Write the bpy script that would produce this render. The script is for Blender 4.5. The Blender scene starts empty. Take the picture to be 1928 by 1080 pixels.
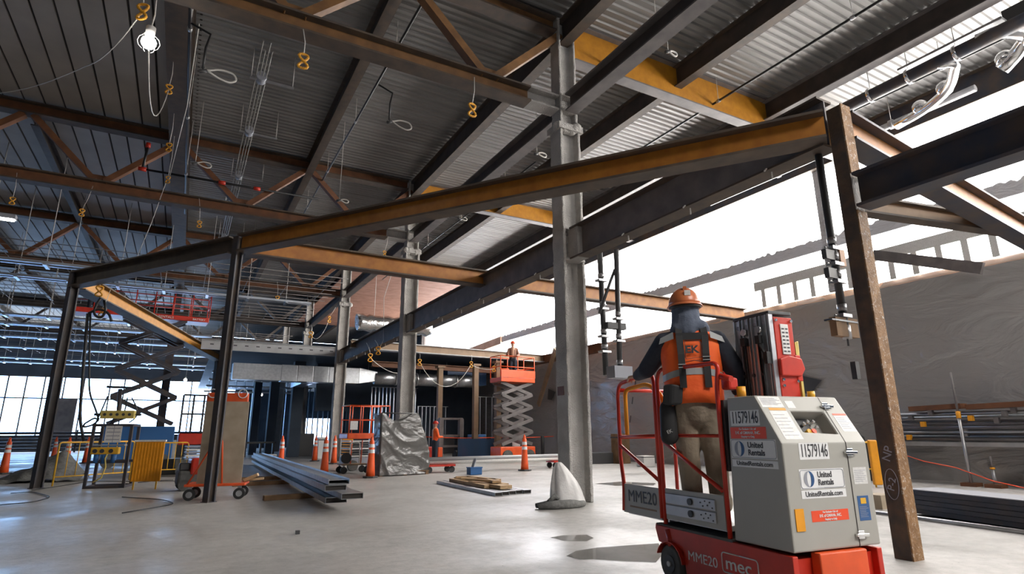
import bpy, math, random
from mathutils import Vector, Matrix
random.seed(7)
S = bpy.context.scene
COL = S.collection
# ---------------------------------------------------------------- camera
F_PX, PITCH, YAW, ROLL, EYE = 1090.0, math.atan(275/1090), math.radians(29.2), math.radians(-0.33), 1.25
FW = Vector((math.sin(YAW)*math.cos(PITCH), math.cos(YAW)*math.cos(PITCH), math.sin(PITCH)))
R0 = Vector((math.cos(YAW), -math.sin(YAW), 0)); U0 = R0.cross(FW)
RT = R0*math.cos(ROLL)+U0*math.sin(ROLL); UP = U0*math.cos(ROLL)-R0*math.sin(ROLL)
EYEP = Vector((0, 0, EYE))
cd = bpy.data.cameras.new('camera'); cam = bpy.data.objects.new('camera', cd); COL.objects.link(cam)
cd.sensor_width = 36; cd.lens = F_PX*36/1928; cd.clip_start = .05; cd.clip_end = 400
cam.matrix_world = Matrix.Translation(EYEP) @ Matrix((RT, UP, -FW)).transposed().to_4x4()
S.camera = cam
# ---------------------------------------------------------------- exposure, sky, daylight
S.view_settings.view_transform = 'Standard'; S.view_settings.look = 'None'
S.view_settings.exposure = EXPO = 0.0; S.view_settings.gamma = 1; S.view_settings.use_curve_mapping = False
w = bpy.data.worlds.new('overcast_sky'); S.world = w; w.use_nodes = True
wn = w.node_tree; wn.nodes.clear()
wo = wn.nodes.new('ShaderNodeOutputWorld'); wb = wn.nodes.new('ShaderNodeBackground')
tc = wn.nodes.new('ShaderNodeTexCoord'); dp = wn.nodes.new('ShaderNodeVectorMath'); dp.operation = 'DOT_PRODUCT'
dp.inputs[1].default_value = (-0.62, 0.78, 0)
cr = wn.nodes.new('ShaderNodeValToRGB'); e = cr.color_ramp.elements
e[0].position = 0.0; e[0].color = (1.0, .955, .90, 1); e[1].position = .9; e[1].color = (.20, .36, .62, 1)
wn.links.new(tc.outputs['Generated'], dp.inputs[0]); wn.links.new(dp.outputs['Value'], cr.inputs[0])
wn.links.new(cr.outputs[0], wb.inputs[0]); wn.links.new(wb.outputs[0], wo.inputs[0])
wb.inputs[1].default_value = 25.0
def portal(name, loc, rot, sx, sy):                      # sampling portals in the wall openings and one added roof gap
    l = bpy.data.lights.new(name, 'AREA'); l.shape = 'RECTANGLE'; l.size = sx; l.size_y = sy
    l.cycles.is_portal = True
    o = bpy.data.objects.new(name, l); COL.objects.link(o); o.location = loc; o.rotation_euler = rot
portal('clerestory_portal', (17.75, 20, 7.7), (0, math.radians(90), 0), 4.6, 66)
portal('window_portal', (-10, 62.3, 3.8), (math.radians(-90), 0, 0), 32, 5)
portal('added_roof_gap_portal', (6.4, -6.4, 10.6), (0, 0, 0), 6, 5.0)  # roof gap behind the camera, added to light the foreground

# ---------------------------------------------------------------- materials
def mat(name, col, rough=.6, metal=0., n=0., scale=6., col2=None, bump=0., bscale=None, aniso=None, alpha=None,
        trans=None, emit=None, streak=None, spec=None, detail=4):
    m = bpy.data.materials.new(name); m.use_nodes = True; nt = m.node_tree; b = nt.nodes['Principled BSDF']
    b.inputs['Roughness'].default_value = rough; b.inputs['Metallic'].default_value = metal
    b.inputs['Base Color'].default_value = (*col, 1)
    if spec is not None: b.inputs['Specular IOR Level'].default_value = spec
    if alpha is not None: b.inputs['Alpha'].default_value = alpha
    if trans: b.inputs['Transmission Weight'].default_value = trans
    if emit: b.inputs['Emission Color'].default_value = (*emit[0], 1); b.inputs['Emission Strength'].default_value = emit[1]
    if n or bump or col2:
        t = nt.nodes.new('ShaderNodeTexCoord'); mp = nt.nodes.new('ShaderNodeMapping')
        nt.links.new(t.outputs['Object'], mp.inputs[0])
        if streak: mp.inputs['Scale'].default_value = streak
    if n or col2:
        nz = nt.nodes.new('ShaderNodeTexNoise'); nz.inputs['Scale'].default_value = scale; nz.inputs['Detail'].default_value = detail
        nt.links.new(mp.outputs[0], nz.inputs['Vector'])
        r = nt.nodes.new('ShaderNodeValToRGB'); r.color_ramp.elements[0].position = .35; r.color_ramp.elements[1].position = .68
        c2 = col2 or tuple(min(1, c*(1+n)) for c in col); c1 = col if col2 else tuple(c*(1-n) for c in col)
        r.color_ramp.elements[0].color = (*c1, 1); r.color_ramp.elements[1].color = (*c2, 1)
        nt.links.new(nz.outputs['Fac'], r.inputs[0]); nt.links.new(r.outputs[0], b.inputs['Base Color'])
    if bump:
        nb = nt.nodes.new('ShaderNodeTexNoise'); nb.inputs['Scale'].default_value = bscale or scale*4; nb.inputs['Detail'].default_value = 5
        bp = nt.nodes.new('ShaderNodeBump'); bp.inputs['Strength'].default_value = bump; bp.inputs['Distance'].default_value = .03
        nt.links.new(mp.outputs[0], nb.inputs['Vector']); nt.links.new(nb.outputs['Fac'], bp.inputs['Height']); nt.links.new(bp.outputs[0], b.inputs['Normal'])
    return m
M = {}
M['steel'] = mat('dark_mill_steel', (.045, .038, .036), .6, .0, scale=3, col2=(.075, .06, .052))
M['flange'] = mat('brown_primer_steel', (.055, .042, .034), .6, .0, scale=4, col2=(.095, .066, .045))
M['orange_web'] = mat('rust_orange_primer', (.30, .105, .012), .5, .0, scale=5, col2=(.40, .155, .018))
M['brown_web'] = mat('rust_brown_primer', (.13, .060, .020), .6, .0, scale=4, col2=(.20, .095, .03))
M['orange_bright'] = mat('amber_primer', (.38, .155, .010), .5, .0, scale=5, col2=(.48, .21, .014))
M['rust'] = mat('rust_brown_steel', (.11, .042, .018), .65, .0, scale=4, col2=(.17, .065, .024))
M['navy_steel'] = mat('blue_black_steel', (.030, .036, .055), .5, .0, scale=3, col2=(.075, .055, .045))
M['grey_steel'] = mat('grey_primed_steel', (.11, .10, .10), .55, .0, scale=3, col2=(.17, .15, .145))
M['fire'] = mat('sprayed_fireproofing', (.36, .345, .325), .95, 0, scale=2.5, col2=(.48, .465, .44), bump=1.0, bscale=34)
M['post_rust'] = mat('flaking_rusty_steel', (.045, .032, .024), .6, 0, scale=7, col2=(.095, .055, .028), bump=.3, bscale=30)
def flake_mat():
    m = mat('paint_flecked_rust', (.17, .085, .03), .7, 0, scale=9, col2=(.28, .15, .06), bump=.4, bscale=40)
    nt = m.node_tree; b = nt.nodes['Principled BSDF']; old = b.inputs['Base Color'].links[0].from_socket
    t = nt.nodes.new('ShaderNodeTexCoord'); v = nt.nodes.new('ShaderNodeTexNoise'); v.inputs['Scale'].default_value = 20; v.inputs['Detail'].default_value = 10; v.inputs['Roughness'].default_value = .75; v.inputs['Distortion'].default_value = 1.2
    r = nt.nodes.new('ShaderNodeValToRGB'); r.color_ramp.elements[0].position = .55; r.color_ramp.elements[1].position = .66
    mx = nt.nodes.new('ShaderNodeMixRGB'); mx.inputs[2].default_value = (.62, .58, .52, 1)
    nt.links.new(t.outputs['Object'], v.inputs['Vector']); nt.links.new(v.outputs['Fac'], r.inputs[0]); nt.links.new(r.outputs[0], mx.inputs[0])
    nt.links.new(old, mx.inputs[1]); nt.links.new(mx.outputs[0], b.inputs['Base Color']); return m
M['flake'] = flake_mat()
M['galv'] = mat('galvanised_metal', (.40, .415, .43), .35, .85, n=.12, scale=8)
M['deck'] = mat('galvanised_roof_deck', (.25, .245, .24), .45, .4, n=.16, scale=1.2, streak=(.25, 3, 1), bump=.06, bscale=30)
M['deck_wide'] = mat('matt_grey_deck_pan', (.36, .33, .30), .6, .1, n=.08, scale=1)
M['slot'] = mat('dark_deck_slot', (.03, .025, .022), .8)
M['alu'] = mat('aluminium_extrusion', (.60, .61, .62), .35, .85, n=.06, scale=10)
M['chrome'] = mat('chrome_metal', (.8, .8, .8), .15, 1)
M['red'] = mat('red_machine_paint', (.50, .028, .012), .38, 0, n=.12, scale=6)
M['orangered'] = mat('orange_red_paint', (.72, .095, .02), .4, 0, n=.1, scale=5)
M['conebody'] = mat('cone_orange_plastic', (.85, .11, .02), .45, 0, n=.06, scale=4)
M['yellow'] = mat('safety_yellow_paint', (.72, .40, .03), .4, 0, n=.1, scale=5)
M['amber'] = mat('amber_orange_paint', (.75, .31, .01), .45, 0, n=.1, scale=5)
M['cream'] = mat('yellow_cream_plastic', (.62, .48, .12), .5)
M['box'] = mat('light_grey_powder_coat', (.37, .36, .325), .42, 0, n=.03, scale=3)
M['white'] = mat('white_vinyl', (.75, .75, .75), .4)
M['paper'] = mat('pale_printed_vinyl', (.60, .59, .57), .5, scale=40, col2=(.72, .71, .69))
M['black'] = mat('black_rubber', (.02, .02, .021), .6)
M['char'] = mat('charcoal_plastic', (.05, .05, .052), .5)
M['ink'] = mat('dark_grey_lettering', (.045, .045, .05), .5)
M['uiblue'] = mat('navy_blue_decal', (.02, .075, .20), .4)
M['lgrey'] = mat('mid_grey_decal', (.28, .29, .33), .4)
M['sticker'] = mat('red_orange_sticker', (.80, .075, .02), .4)
M['decalblue'] = mat('blue_decal', (.03, .10, .26), .4)
M['tyre'] = mat('grey_tyre_rubber', (.10, .10, .095), .8, 0, n=.2, scale=10)
M['wood'] = mat('raw_lumber', (.42, .27, .14), .7, 0, scale=3, col2=(.58, .40, .22), streak=(1, 8, 8))
M['darkwood'] = mat('weathered_lumber', (.13, .075, .035), .8, 0, scale=3, col2=(.24, .14, .07))
M['board'] = mat('tan_fibre_board', (.30, .24, .17), .8, 0, scale=4, col2=(.38, .31, .23))
M['navy'] = mat('navy_sweatshirt', (.016, .020, .032), .9, 0, scale=5, col2=(.03, .035, .05), bump=.4, bscale=9)
M['hood'] = mat('blue_grey_hood', (.07, .085, .12), .9, 0, scale=6, col2=(.12, .14, .19), bump=.5, bscale=14)
M['hivis'] = mat('hi_vis_orange_vest', (.88, .10, .012), .7, 0, scale=4, col2=(.95, .15, .02), bump=.35, bscale=8)
M['reflect'] = mat('grey_reflective_tape', (.33, .34, .34), .5)
M['khaki'] = mat('khaki_trousers', (.24, .19, .14), .9, 0, scale=4, col2=(.33, .27, .20), bump=.7, bscale=11)
M['skin'] = mat('skin', (.50, .28, .19), .55)
M['helmet'] = mat('orange_hard_hat_shell', (.50, .14, .05), .35, 0, n=.1, scale=6)
M['boot'] = mat('tan_work_boot', (.10, .06, .035), .7)
M['sock'] = mat('bag_white_plastic', (.56, .55, .54), .45, 0, n=.05, scale=5, bump=.5, bscale=9)
M['cementgrey'] = mat('dusty_grey_fabric', (.13, .13, .125), .9, 0, scale=12, col2=(.20, .20, .19), bump=.5, bscale=30)
M['blue'] = mat('blue_plastic', (.02, .11, .30), .5)
M['mesh'] = mat('sheer_blue_barrier', (.03, .09, .20), .6, alpha=.72)
M['foil'] = mat('foil_insulation', (.75, .75, .74), .22, 1, bump=1.0, bscale=7)
M['copper'] = mat('brown_red_panels', (.24, .11, .07), .7, 0, scale=2, col2=(.32, .16, .11))
M['white_steel'] = mat('primed_pale_channel', (.36, .37, .38), .5, n=.08, scale=3)
M['ropeyellow'] = mat('yellow_twisted_cord', (.85, .42, .03), .6, 0, scale=60, col2=(.35, .14, .01), emit=None)
M['wire'] = mat('pale_wire', (.55, .53, .50), .5)
M['conduit'] = mat('grey_conduit', (.28, .28, .27), .45, .5)
M['cable'] = mat('black_cable', (.012, .012, .014), .5)
M['pipe_black'] = mat('black_sprinkler_pipe', (.02, .02, .022), .4, .3)
M['lamp'] = mat('lit_lamp_glass', (1, 1, 1), .3, emit=((1, .97, .9), 60))
M['tan'] = mat('brown_painted_post', (.20, .13, .075), .6, 0, scale=3, col2=(.26, .17, .10))
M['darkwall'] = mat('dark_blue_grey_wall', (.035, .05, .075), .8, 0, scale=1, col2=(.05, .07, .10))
M['ledge'] = mat('peach_timber_ledge', (.55, .36, .25), .7, 0, scale=2, col2=(.70, .50, .38))
M['puddle'] = mat('shallow_water', (.16, .15, .135), .05, 0, alpha=.62)
M['silver'] = mat('silver_steel_pipe', (.42, .42, .43), .35, .7, n=.1, scale=4)
M['galvbright'] = mat('bright_steel_strut', (.50, .54, .60), .3, .8)

def floor_mat():
    m = bpy.data.materials.new('dusty_concrete_slab'); m.use_nodes = True; nt = m.node_tree; b = nt.nodes['Principled BSDF']
    t = nt.nodes.new('ShaderNodeTexCoord')
    def noise(sc, det, rough=.6, vec=None):
        n = nt.nodes.new('ShaderNodeTexNoise'); n.inputs['Scale'].default_value = sc; n.inputs['Detail'].default_value = det; n.inputs['Roughness'].default_value = rough
        nt.links.new(vec or t.outputs['Object'], n.inputs['Vector']); return n.outputs['Fac']
    def ramp(src, p0, c0, p1, c1):
        r = nt.nodes.new('ShaderNodeValToRGB'); a = r.color_ramp.elements; a[0].position = p0; a[0].color = (*c0, 1); a[1].position = p1; a[1].color = (*c1, 1)
        nt.links.new(src, r.inputs[0]); return r.outputs[0]
    base = ramp(noise(.35, 8), .32, (.33, .32, .305), .68, (.46, .445, .425))
    fine = ramp(noise(7, 10, .7), .35, (.80, .80, .80), .62, (1.05, 1.05, 1.05))
    mx = nt.nodes.new('ShaderNodeMixRGB'); mx.blend_type = 'MULTIPLY'; mx.inputs[0].default_value = 1
    nt.links.new(base, mx.inputs[1]); nt.links.new(fine, mx.inputs[2])
    st = ramp(noise(1.1, 6, .65), .60, (0, 0, 0), .70, (1, 1, 1))
    mx2 = nt.nodes.new('ShaderNodeMixRGB'); mx2.inputs[2].default_value = (.40, .36, .31, 1)
    mul = nt.nodes.new('ShaderNodeMath'); mul.operation = 'MULTIPLY'; mul.inputs[1].default_value = .55
    nt.links.new(st, mul.inputs[0]); nt.links.new(mul.outputs[0], mx2.inputs[0]); nt.links.new(mx.outputs[0], mx2.inputs[1])
    sp = ramp(noise(26, 3, .5), .68, (1, 1, 1), .74, (.45, .42, .4))
    mx3 = nt.nodes.new('ShaderNodeMixRGB'); mx3.blend_type = 'MULTIPLY'; mx3.inputs[0].default_value = 1
    nt.links.new(mx2.outputs[0], mx3.inputs[1]); nt.links.new(sp, mx3.inputs[2]); nt.links.new(mx3.outputs[0], b.inputs['Base Color'])
    rr = ramp(noise(.6, 5), .35, (.30,)*3, .65, (.62,)*3); nt.links.new(rr, b.inputs['Roughness'])
    bp = nt.nodes.new('ShaderNodeBump'); bp.inputs['Strength'].default_value = .25; bp.inputs['Distance'].default_value = .01
    nt.links.new(noise(18, 6), bp.inputs['Height']); nt.links.new(bp.outputs[0], b.inputs['Normal'])
    return m
M['floor'] = floor_mat()
def sheet_mat(name, col, transp, transl, bscale=1.3, strength=.8, gloss=.20):
    """plastic film: glossy coat over a diffuse + translucent body, partly clear"""
    m = bpy.data.materials.new(name); m.use_nodes = True; nt = m.node_tree; nt.nodes.clear()
    out = nt.nodes.new('ShaderNodeOutputMaterial'); d = nt.nodes.new('ShaderNodeBsdfDiffuse'); tr = nt.nodes.new('ShaderNodeBsdfTranslucent')
    g = nt.nodes.new('ShaderNodeBsdfGlossy'); tp = nt.nodes.new('ShaderNodeBsdfTransparent')
    d.inputs[0].default_value = (*col, 1); tr.inputs[0].default_value = (*col, 1); g.inputs['Roughness'].default_value = .22; g.inputs[0].default_value = (.8, .8, .8, 1)
    t = nt.nodes.new('ShaderNodeTexCoord'); mp = nt.nodes.new('ShaderNodeMapping'); mp.inputs['Scale'].default_value = (1, .6, 1.5); mp.inputs['Rotation'].default_value = (.6, 0, 0)
    nz = nt.nodes.new('ShaderNodeTexNoise'); nz.inputs['Scale'].default_value = bscale; nz.inputs['Detail'].default_value = 6; nz.inputs['Distortion'].default_value = 1.6
    bp = nt.nodes.new('ShaderNodeBump'); bp.inputs['Strength'].default_value = strength; bp.inputs['Distance'].default_value = .12
    nt.links.new(t.outputs['Object'], mp.inputs[0]); nt.links.new(mp.outputs[0], nz.inputs['Vector']); nt.links.new(nz.outputs['Fac'], bp.inputs['Height'])
    for n in (d, g): nt.links.new(bp.outputs[0], n.inputs['Normal'])
    m1 = nt.nodes.new('ShaderNodeMixShader'); m1.inputs[0].default_value = transl; nt.links.new(d.outputs[0], m1.inputs[1]); nt.links.new(tr.outputs[0], m1.inputs[2])
    m2 = nt.nodes.new('ShaderNodeMixShader'); m2.inputs[0].default_value = gloss; nt.links.new(m1.outputs[0], m2.inputs[1]); nt.links.new(g.outputs[0], m2.inputs[2])
    m3 = nt.nodes.new('ShaderNodeMixShader'); m3.inputs[0].default_value = transp; nt.links.new(m2.outputs[0], m3.inputs[1]); nt.links.new(tp.outputs[0], m3.inputs[2])
    nt.links.new(m3.outputs[0], out.inputs[0]); return m
M['film'] = sheet_mat('clear_white_film', (.85, .85, .86), .55, .75)
M['filmgrey'] = sheet_mat('grey_plastic_sheeting', (.32, .305, .30), .0, .035, 1.0, 1.0)
M['filmlip'] = sheet_mat('gathered_plastic_hem', (.42, .42, .44), .0, .014, 4, .6)
M['wrap'] = sheet_mat('smoky_wrap_plastic', (.13, .125, .12), .10, .06, 1.1, .7, .09)
def glass_mat():
    m = bpy.data.materials.new('window_glass'); m.use_nodes = True; nt = m.node_tree; nt.nodes.clear()
    o = nt.nodes.new('ShaderNodeOutputMaterial'); a = nt.nodes.new('ShaderNodeBsdfTransparent'); g = nt.nodes.new('ShaderNodeBsdfGlossy'); g.inputs['Roughness'].default_value = .03
    a.inputs[0].default_value = (.93, .97, 1, 1); x = nt.nodes.new('ShaderNodeMixShader'); x.inputs[0].default_value = .06
    nt.links.new(a.outputs[0], x.inputs[1]); nt.links.new(g.outputs[0], x.inputs[2]); nt.links.new(x.outputs[0], o.inputs[0]); return m
M['glass'] = glass_mat()

# ---------------------------------------------------------------- geometry helpers
class MB:
    def __init__(s): s.v = []; s.f = []; s.m = []; s.sm = []
    def add(s, vs, fs, mi=0, sm=False):
        o = len(s.v); s.v += [tuple(p) for p in vs]
        for f in fs: s.f.append([i+o for i in f]); s.m.append(mi); s.sm.append(sm)
        return s
    def box(s, a, b, mi=0):
        x0, y0, z0 = a; x1, y1, z1 = b
        vs = [(x0,y0,z0),(x1,y0,z0),(x1,y1,z0),(x0,y1,z0),(x0,y0,z1),(x1,y0,z1),(x1,y1,z1),(x0,y1,z1)]
        return s.add(vs, [(0,3,2,1),(4,5,6,7),(0,1,5,4),(1,2,6,5),(2,3,7,6),(3,0,4,7)], mi)
    def prism(s, prof, p0, p1, side, up, mi=0):            # closed 2-D profile (side, up) swept from p0 to p1
        p0 = Vector(p0); p1 = Vector(p1); n = len(prof)
        vs = [p0+side*a+up*b for a, b in prof]+[p1+side*a+up*b for a, b in prof]
        fs = [(i, (i+1) % n, n+(i+1) % n, n+i) for i in range(n)]+[tuple(range(n))[::-1], tuple(range(n, 2*n))]
        return s.add(vs, fs, mi)
    def bar(s, p0, p1, wd, ht, mi=0, upv=(0, 0, 1)):
        p0 = Vector(p0); p1 = Vector(p1); d = (p1-p0).normalized(); u_ = Vector(upv)
        if abs(d.dot(u_)) > .98: u_ = Vector((1, 0, 0))
        sd = d.cross(u_).normalized(); up = sd.cross(d)
        return s.prism([(-wd/2,-ht/2),(wd/2,-ht/2),(wd/2,ht/2),(-wd/2,ht/2)], p0, p1, sd, up, mi)
    def ibeam(s, p0, p1, dep, wd, tf=.03, tw=.025, mf=0, mw=1, upv=(0, 0, 1)):   # p0,p1 = middle of the bottom face
        p0 = Vector(p0); p1 = Vector(p1); d = (p1-p0).normalized(); u_ = Vector(upv)
        sd = d.cross(u_).normalized(); up = sd.cross(d)
        h = wd/2
        s.prism([(-h,0),(h,0),(h,tf),(-h,tf)], p0, p1, sd, up, mf)
        s.prism([(-h,dep-tf),(h,dep-tf),(h,dep),(-h,dep)], p0, p1, sd, up, mf)
        s.prism([(-tw/2,tf),(tw/2,tf),(tw/2,dep-tf),(-tw/2,dep-tf)], p0, p1, sd, up, mw)
        return s
    def tube(s, pts, r, n=8, mi=0, closed=False, cap=True):
        pts = [Vector(p) for p in pts]; k = len(pts); rs = r if isinstance(r, (list, tuple)) else [r]*k
        vs = []; ref = None
        for i, p in enumerate(pts):
            a = pts[(i-1) % k] if (closed or i) else p; b = pts[(i+1) % k] if (closed or i < k-1) else p
            t = (b-a).normalized()
            if ref is None:
                ref = t.cross(Vector((0, 0, 1)));
                if ref.length < .1: ref = t.cross(Vector((1, 0, 0)))
            ref = (ref-t*ref.dot(t)); ref.normalize(); bi = t.cross(ref)
            vs += [p+(ref*math.cos(2*math.pi*j/n)+bi*math.sin(2*math.pi*j/n))*rs[i] for j in range(n)]
        fs = []
        for i in range(k if closed else k-1):
            for j in range(n):
                a0 = i*n; a1 = ((i+1) % k)*n
                fs.append((a0+j, a0+(j+1) % n, a1+(j+1) % n, a1+j))
        s.add(vs, fs, mi, True)
        if cap and not closed:
            o = len(s.v)-len(vs)
            s.f.append([o+j for j in range(n)][::-1]); s.m.append(mi); s.sm.append(False)
            s.f.append([o+(k-1)*n+j for j in range(n)]); s.m.append(mi); s.sm.append(False)
        return s
    def cyl(s, p0, p1, r, r1=None, n=16, mi=0): return s.tube([p0, p1], [r, r1 if r1 is not None else r], n, mi)
    def loft(s, rings, mi=0, cap=True, sm=True):
        n = len(rings[0]); vs = [p for r in rings for p in r]; fs = []
        for i in range(len(rings)-1):
            for j in range(n): fs.append((i*n+j, i*n+(j+1) % n, (i+1)*n+(j+1) % n, (i+1)*n+j))
        if cap: fs += [tuple(range(n))[::-1], tuple(range((len(rings)-1)*n, len(rings)*n))]
        return s.add(vs, fs, mi, sm)
    def sphere(s, c, r, n=12, mi=0, sc=(1, 1, 1)):
        rings = []
        for i in range(1, n//2+1):
            a = math.pi*i/(n//2+1); rings.append([(c[0]+r*sc[0]*math.sin(a)*math.cos(2*math.pi*j/n), c[1]+r*sc[1]*math.sin(a)*math.sin(2*math.pi*j/n), c[2]-r*sc[2]*math.cos(a)) for j in range(n)])
        return s.loft(rings, mi)
    def quad(s, a, b, c, d, mi=0): return s.add([a, b, c, d], [(0, 1, 2, 3)], mi)
    def build(s, name, mats, parent=None, loc=None, bevel=0):
        me = bpy.data.meshes.new(name); me.from_pydata(s.v, [], s.f)
        for m in (mats if isinstance(mats, (list, tuple)) else [mats]): me.materials.append(M[m])
        me.polygons.foreach_set('material_index', s.m); me.polygons.foreach_set('use_smooth', s.sm); me.update()
        o = bpy.data.objects.new(name, me); COL.objects.link(o)
        if parent: o.parent = parent
        if loc: o.location = loc
        if bevel:
            bv = o.modifiers.new('bevel', 'BEVEL'); bv.width = bevel; bv.segments = 2; bv.limit_method = 'ANGLE'
        return o
def tag(o, label=None, cat=None, group=None, kind=None):
    if label: o['label'] = label
    if cat: o['category'] = cat
    if group: o['group'] = group
    if kind: o['kind'] = kind
    return o
def thing(name, label, cat, loc=(0, 0, 0), rz=0, group=None):
    o = bpy.data.objects.new(name, None); o.empty_display_size = .2; COL.objects.link(o); o.location = loc; o.rotation_euler = (0, 0, rz)
    return tag(o, label, cat, group)
def copy_tree(o, loc=None, rz=None, label=None, parent=None):
    c = o.copy(); COL.objects.link(c)
    if parent: c.parent = parent
    if loc is not None: c.location = loc
    if rz is not None: c.rotation_euler = (0, 0, rz)
    if label: c['label'] = label
    for ch in list(o.children): copy_tree(ch, parent=c)
    return c
def text(s, size, name, m, parent, origin, xd, yd, depth=.002, align='CENTER', sx=1.0, bold=0.0):
    cu = bpy.data.curves.new(name, 'FONT'); cu.body = s; cu.size = size; cu.extrude = depth; cu.align_x = align; cu.align_y = 'CENTER'; cu.offset = bold
    to = bpy.data.objects.new('tmp', cu); COL.objects.link(to)
    bpy.context.view_layer.update()
    me = bpy.data.meshes.new_from_object(to.evaluated_get(bpy.context.evaluated_depsgraph_get()))
    bpy.data.objects.remove(to); me.materials.clear(); me.materials.append(M[m])
    xd = Vector(xd).normalized(); yd = Vector(yd).normalized(); zd = xd.cross(yd)
    mw = Matrix((xd*sx, yd, zd)).transposed().to_4x4(); mw.translation = Vector(origin); me.transform(mw)
    o = bpy.data.objects.new(name, me); COL.objects.link(o); o.parent = parent; return o
# points on the site that the photograph's sight lines reach: on the level z, or in the upright planes y=.. / x=..
def ray(px, py): return FW*F_PX+RT*(px-964)+UP*(540-py)
def gz(px, py, z=0.): d = ray(px, py); return EYEP+d*((z-EYE)/d.z)
def gy(px, py, y): d = ray(px, py); return EYEP+d*(y/d.y)
def gx(px, py, x): d = ray(px, py); return EYEP+d*(x/d.x)
def fillet(pts, r, seg=5):
    pts = [Vector(p) for p in pts]; out = [pts[0]]
    for a, b, c in zip(pts, pts[1:], pts[2:]):
        d0 = (a-b); d1 = (c-b); q = min(r, d0.length*.49, d1.length*.49); s0 = b+d0.normalized()*q; s1 = b+d1.normalized()*q
        for i in range(seg+1):
            t = i/seg; out.append(s0*(1-t)**2+b*2*t*(1-t)+s1*t*t)
    return out+[pts[-1]]
def sag(a, b, drop, n=10):
    a = Vector(a); b = Vector(b); return [a.lerp(b, i/n)-Vector((0, 0, drop*4*(i/n)*(1-i/n))) for i in range(n+1)]
# ================================================================ THE SETTING
XW = 17.6; YB = 62.0; XL = -26.0; YF = -9.0; ZD = 10.42
b = MB(); b.box((XL, YF, -.2), (XW+.4, YB+.5, 0)); tag(b.build('floor', 'floor'), kind='structure')
# roof deck: narrow ribs running along x, wide pans running along y on the left
def ribs_x(x0, x1, y0, y1, z):
    m = MB(); p = .2; y = y0; vs = []; prof = []
    while y < y1:
        prof += [(y, z), (y+.075, z), (y+.10, z+.045), (y+.175, z+.045)]; y += p
    vs = [(x0, a, c) for a, c in prof]+[(x1, a, c) for a, c in prof]; n = len(prof)
    m.add(vs, [(i, i+1, n+i+1, n+i) for i in range(n-1)]); return m
ceil = ribs_x(-1.0, XW-.2, -1, YB, ZD).build('ceiling', 'deck'); tag(ceil, kind='structure')
m = MB(); x = XL
while x < -1.0:
    m.box((x, -1, ZD-.02), (min(x+.42, -1.0), YB, ZD+.03), 0); m.box((x+.42, -1, ZD+.035), (x+.47, YB, ZD+.05), 1); x += .47
tag(m.build('ceiling', ['deck_wide', 'slot']), kind='structure')
m = MB(); m.box((XL, -1, ZD+.09), (XW, YB+.5, ZD+.3)); tag(m.build('ceiling', 'slot'), kind='structure')
# side and rear walls
m = MB(); m.box((XL-.3, YF, 0), (XL, YB+.5, ZD)); tag(m.build('wall_left', 'darkwall'), kind='structure')
m = MB(); m.box((XL, YF-.3, 0), (XW+.4, YF, ZD)); tag(m.build('wall_front', 'darkwall'), kind='structure')
m = MB(); m.box((XL, YF-.3, ZD), (3.4, -1, ZD+.15)); m.box((9.4, YF-.3, ZD), (XW+.4, -1, ZD+.15)); m.box((3.4, -3.9, ZD), (9.4, -1, ZD+.15)); tag(m.build('ceiling', 'slot'), kind='structure')  # unseen roof part; its gap is added and sized for foreground light
# far wall with windows
m = MB(); W = [(-25.5, 4.2, 1.15, 6.15), (4.5, 5.4, .6, 3.6), (9.7, 13.3, .15, 2.9)]
xs = XL
for (x0, x1, z0, z1) in W:
    m.box((xs, YB, 0), (x0, YB+.4, ZD)); m.box((x0, YB, 0), (x1, YB+.4, z0)); m.box((x0, YB, z1), (x1, YB+.4, ZD)); xs = x1
m.box((xs, YB, 0), (XW+.4, YB+.4, ZD)); tag(m.build('wall_back', 'darkwall'), kind='structure')
def window(n, x0, x1, z0, z1, xm, zm):
    e_ = bpy.data.objects.new('window_%d' % n, None); COL.objects.link(e_); e_.location = ((x0+x1)/2, YB, z0); e_['kind'] = 'structure'
    L = Vector(e_.location)
    def b_(nm, a, c, mt):
        q = MB(); q.box(Vector(a)-L, Vector(c)-L); q.build(nm, mt, e_)
    b_('pane', (x0, YB+.19, z0), (x1, YB+.2, z1), 'glass')
    b_('sill', (x0, YB+.02, z0), (x1, YB+.3, z0+.1), 'navy_steel'); b_('head', (x0, YB+.02, z1-.1), (x1, YB+.3, z1), 'navy_steel')
    for x in xm: b_('mullion', (x-.05, YB+.05, z0+.1), (x+.05, YB+.3, z1-.1), 'navy_steel')
    for z in zm: b_('transom', (x0, YB+.08, z-.05), (x1, YB+.28, z+.05), 'navy_steel')
window(1, *W[0], [gy(px, 740, YB).x for px in (10, 45, 80, 118, 155, 205, 232)]+[-24, -21.5, -19, -16.5, -14, .5, 3.1], [4.3])
window(2, *W[1], [4.95], []); window(3, *W[2], [10.9, 12.1], [])
m = MB(); m.box((-9.7, YB-.25, 1.2), (-7.9, YB-.02, 4.3)); tag(m.build('wall_back_panel', 'grey_steel'), 'grey boarded lower window bay in the far window wall', 'panel')
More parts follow.
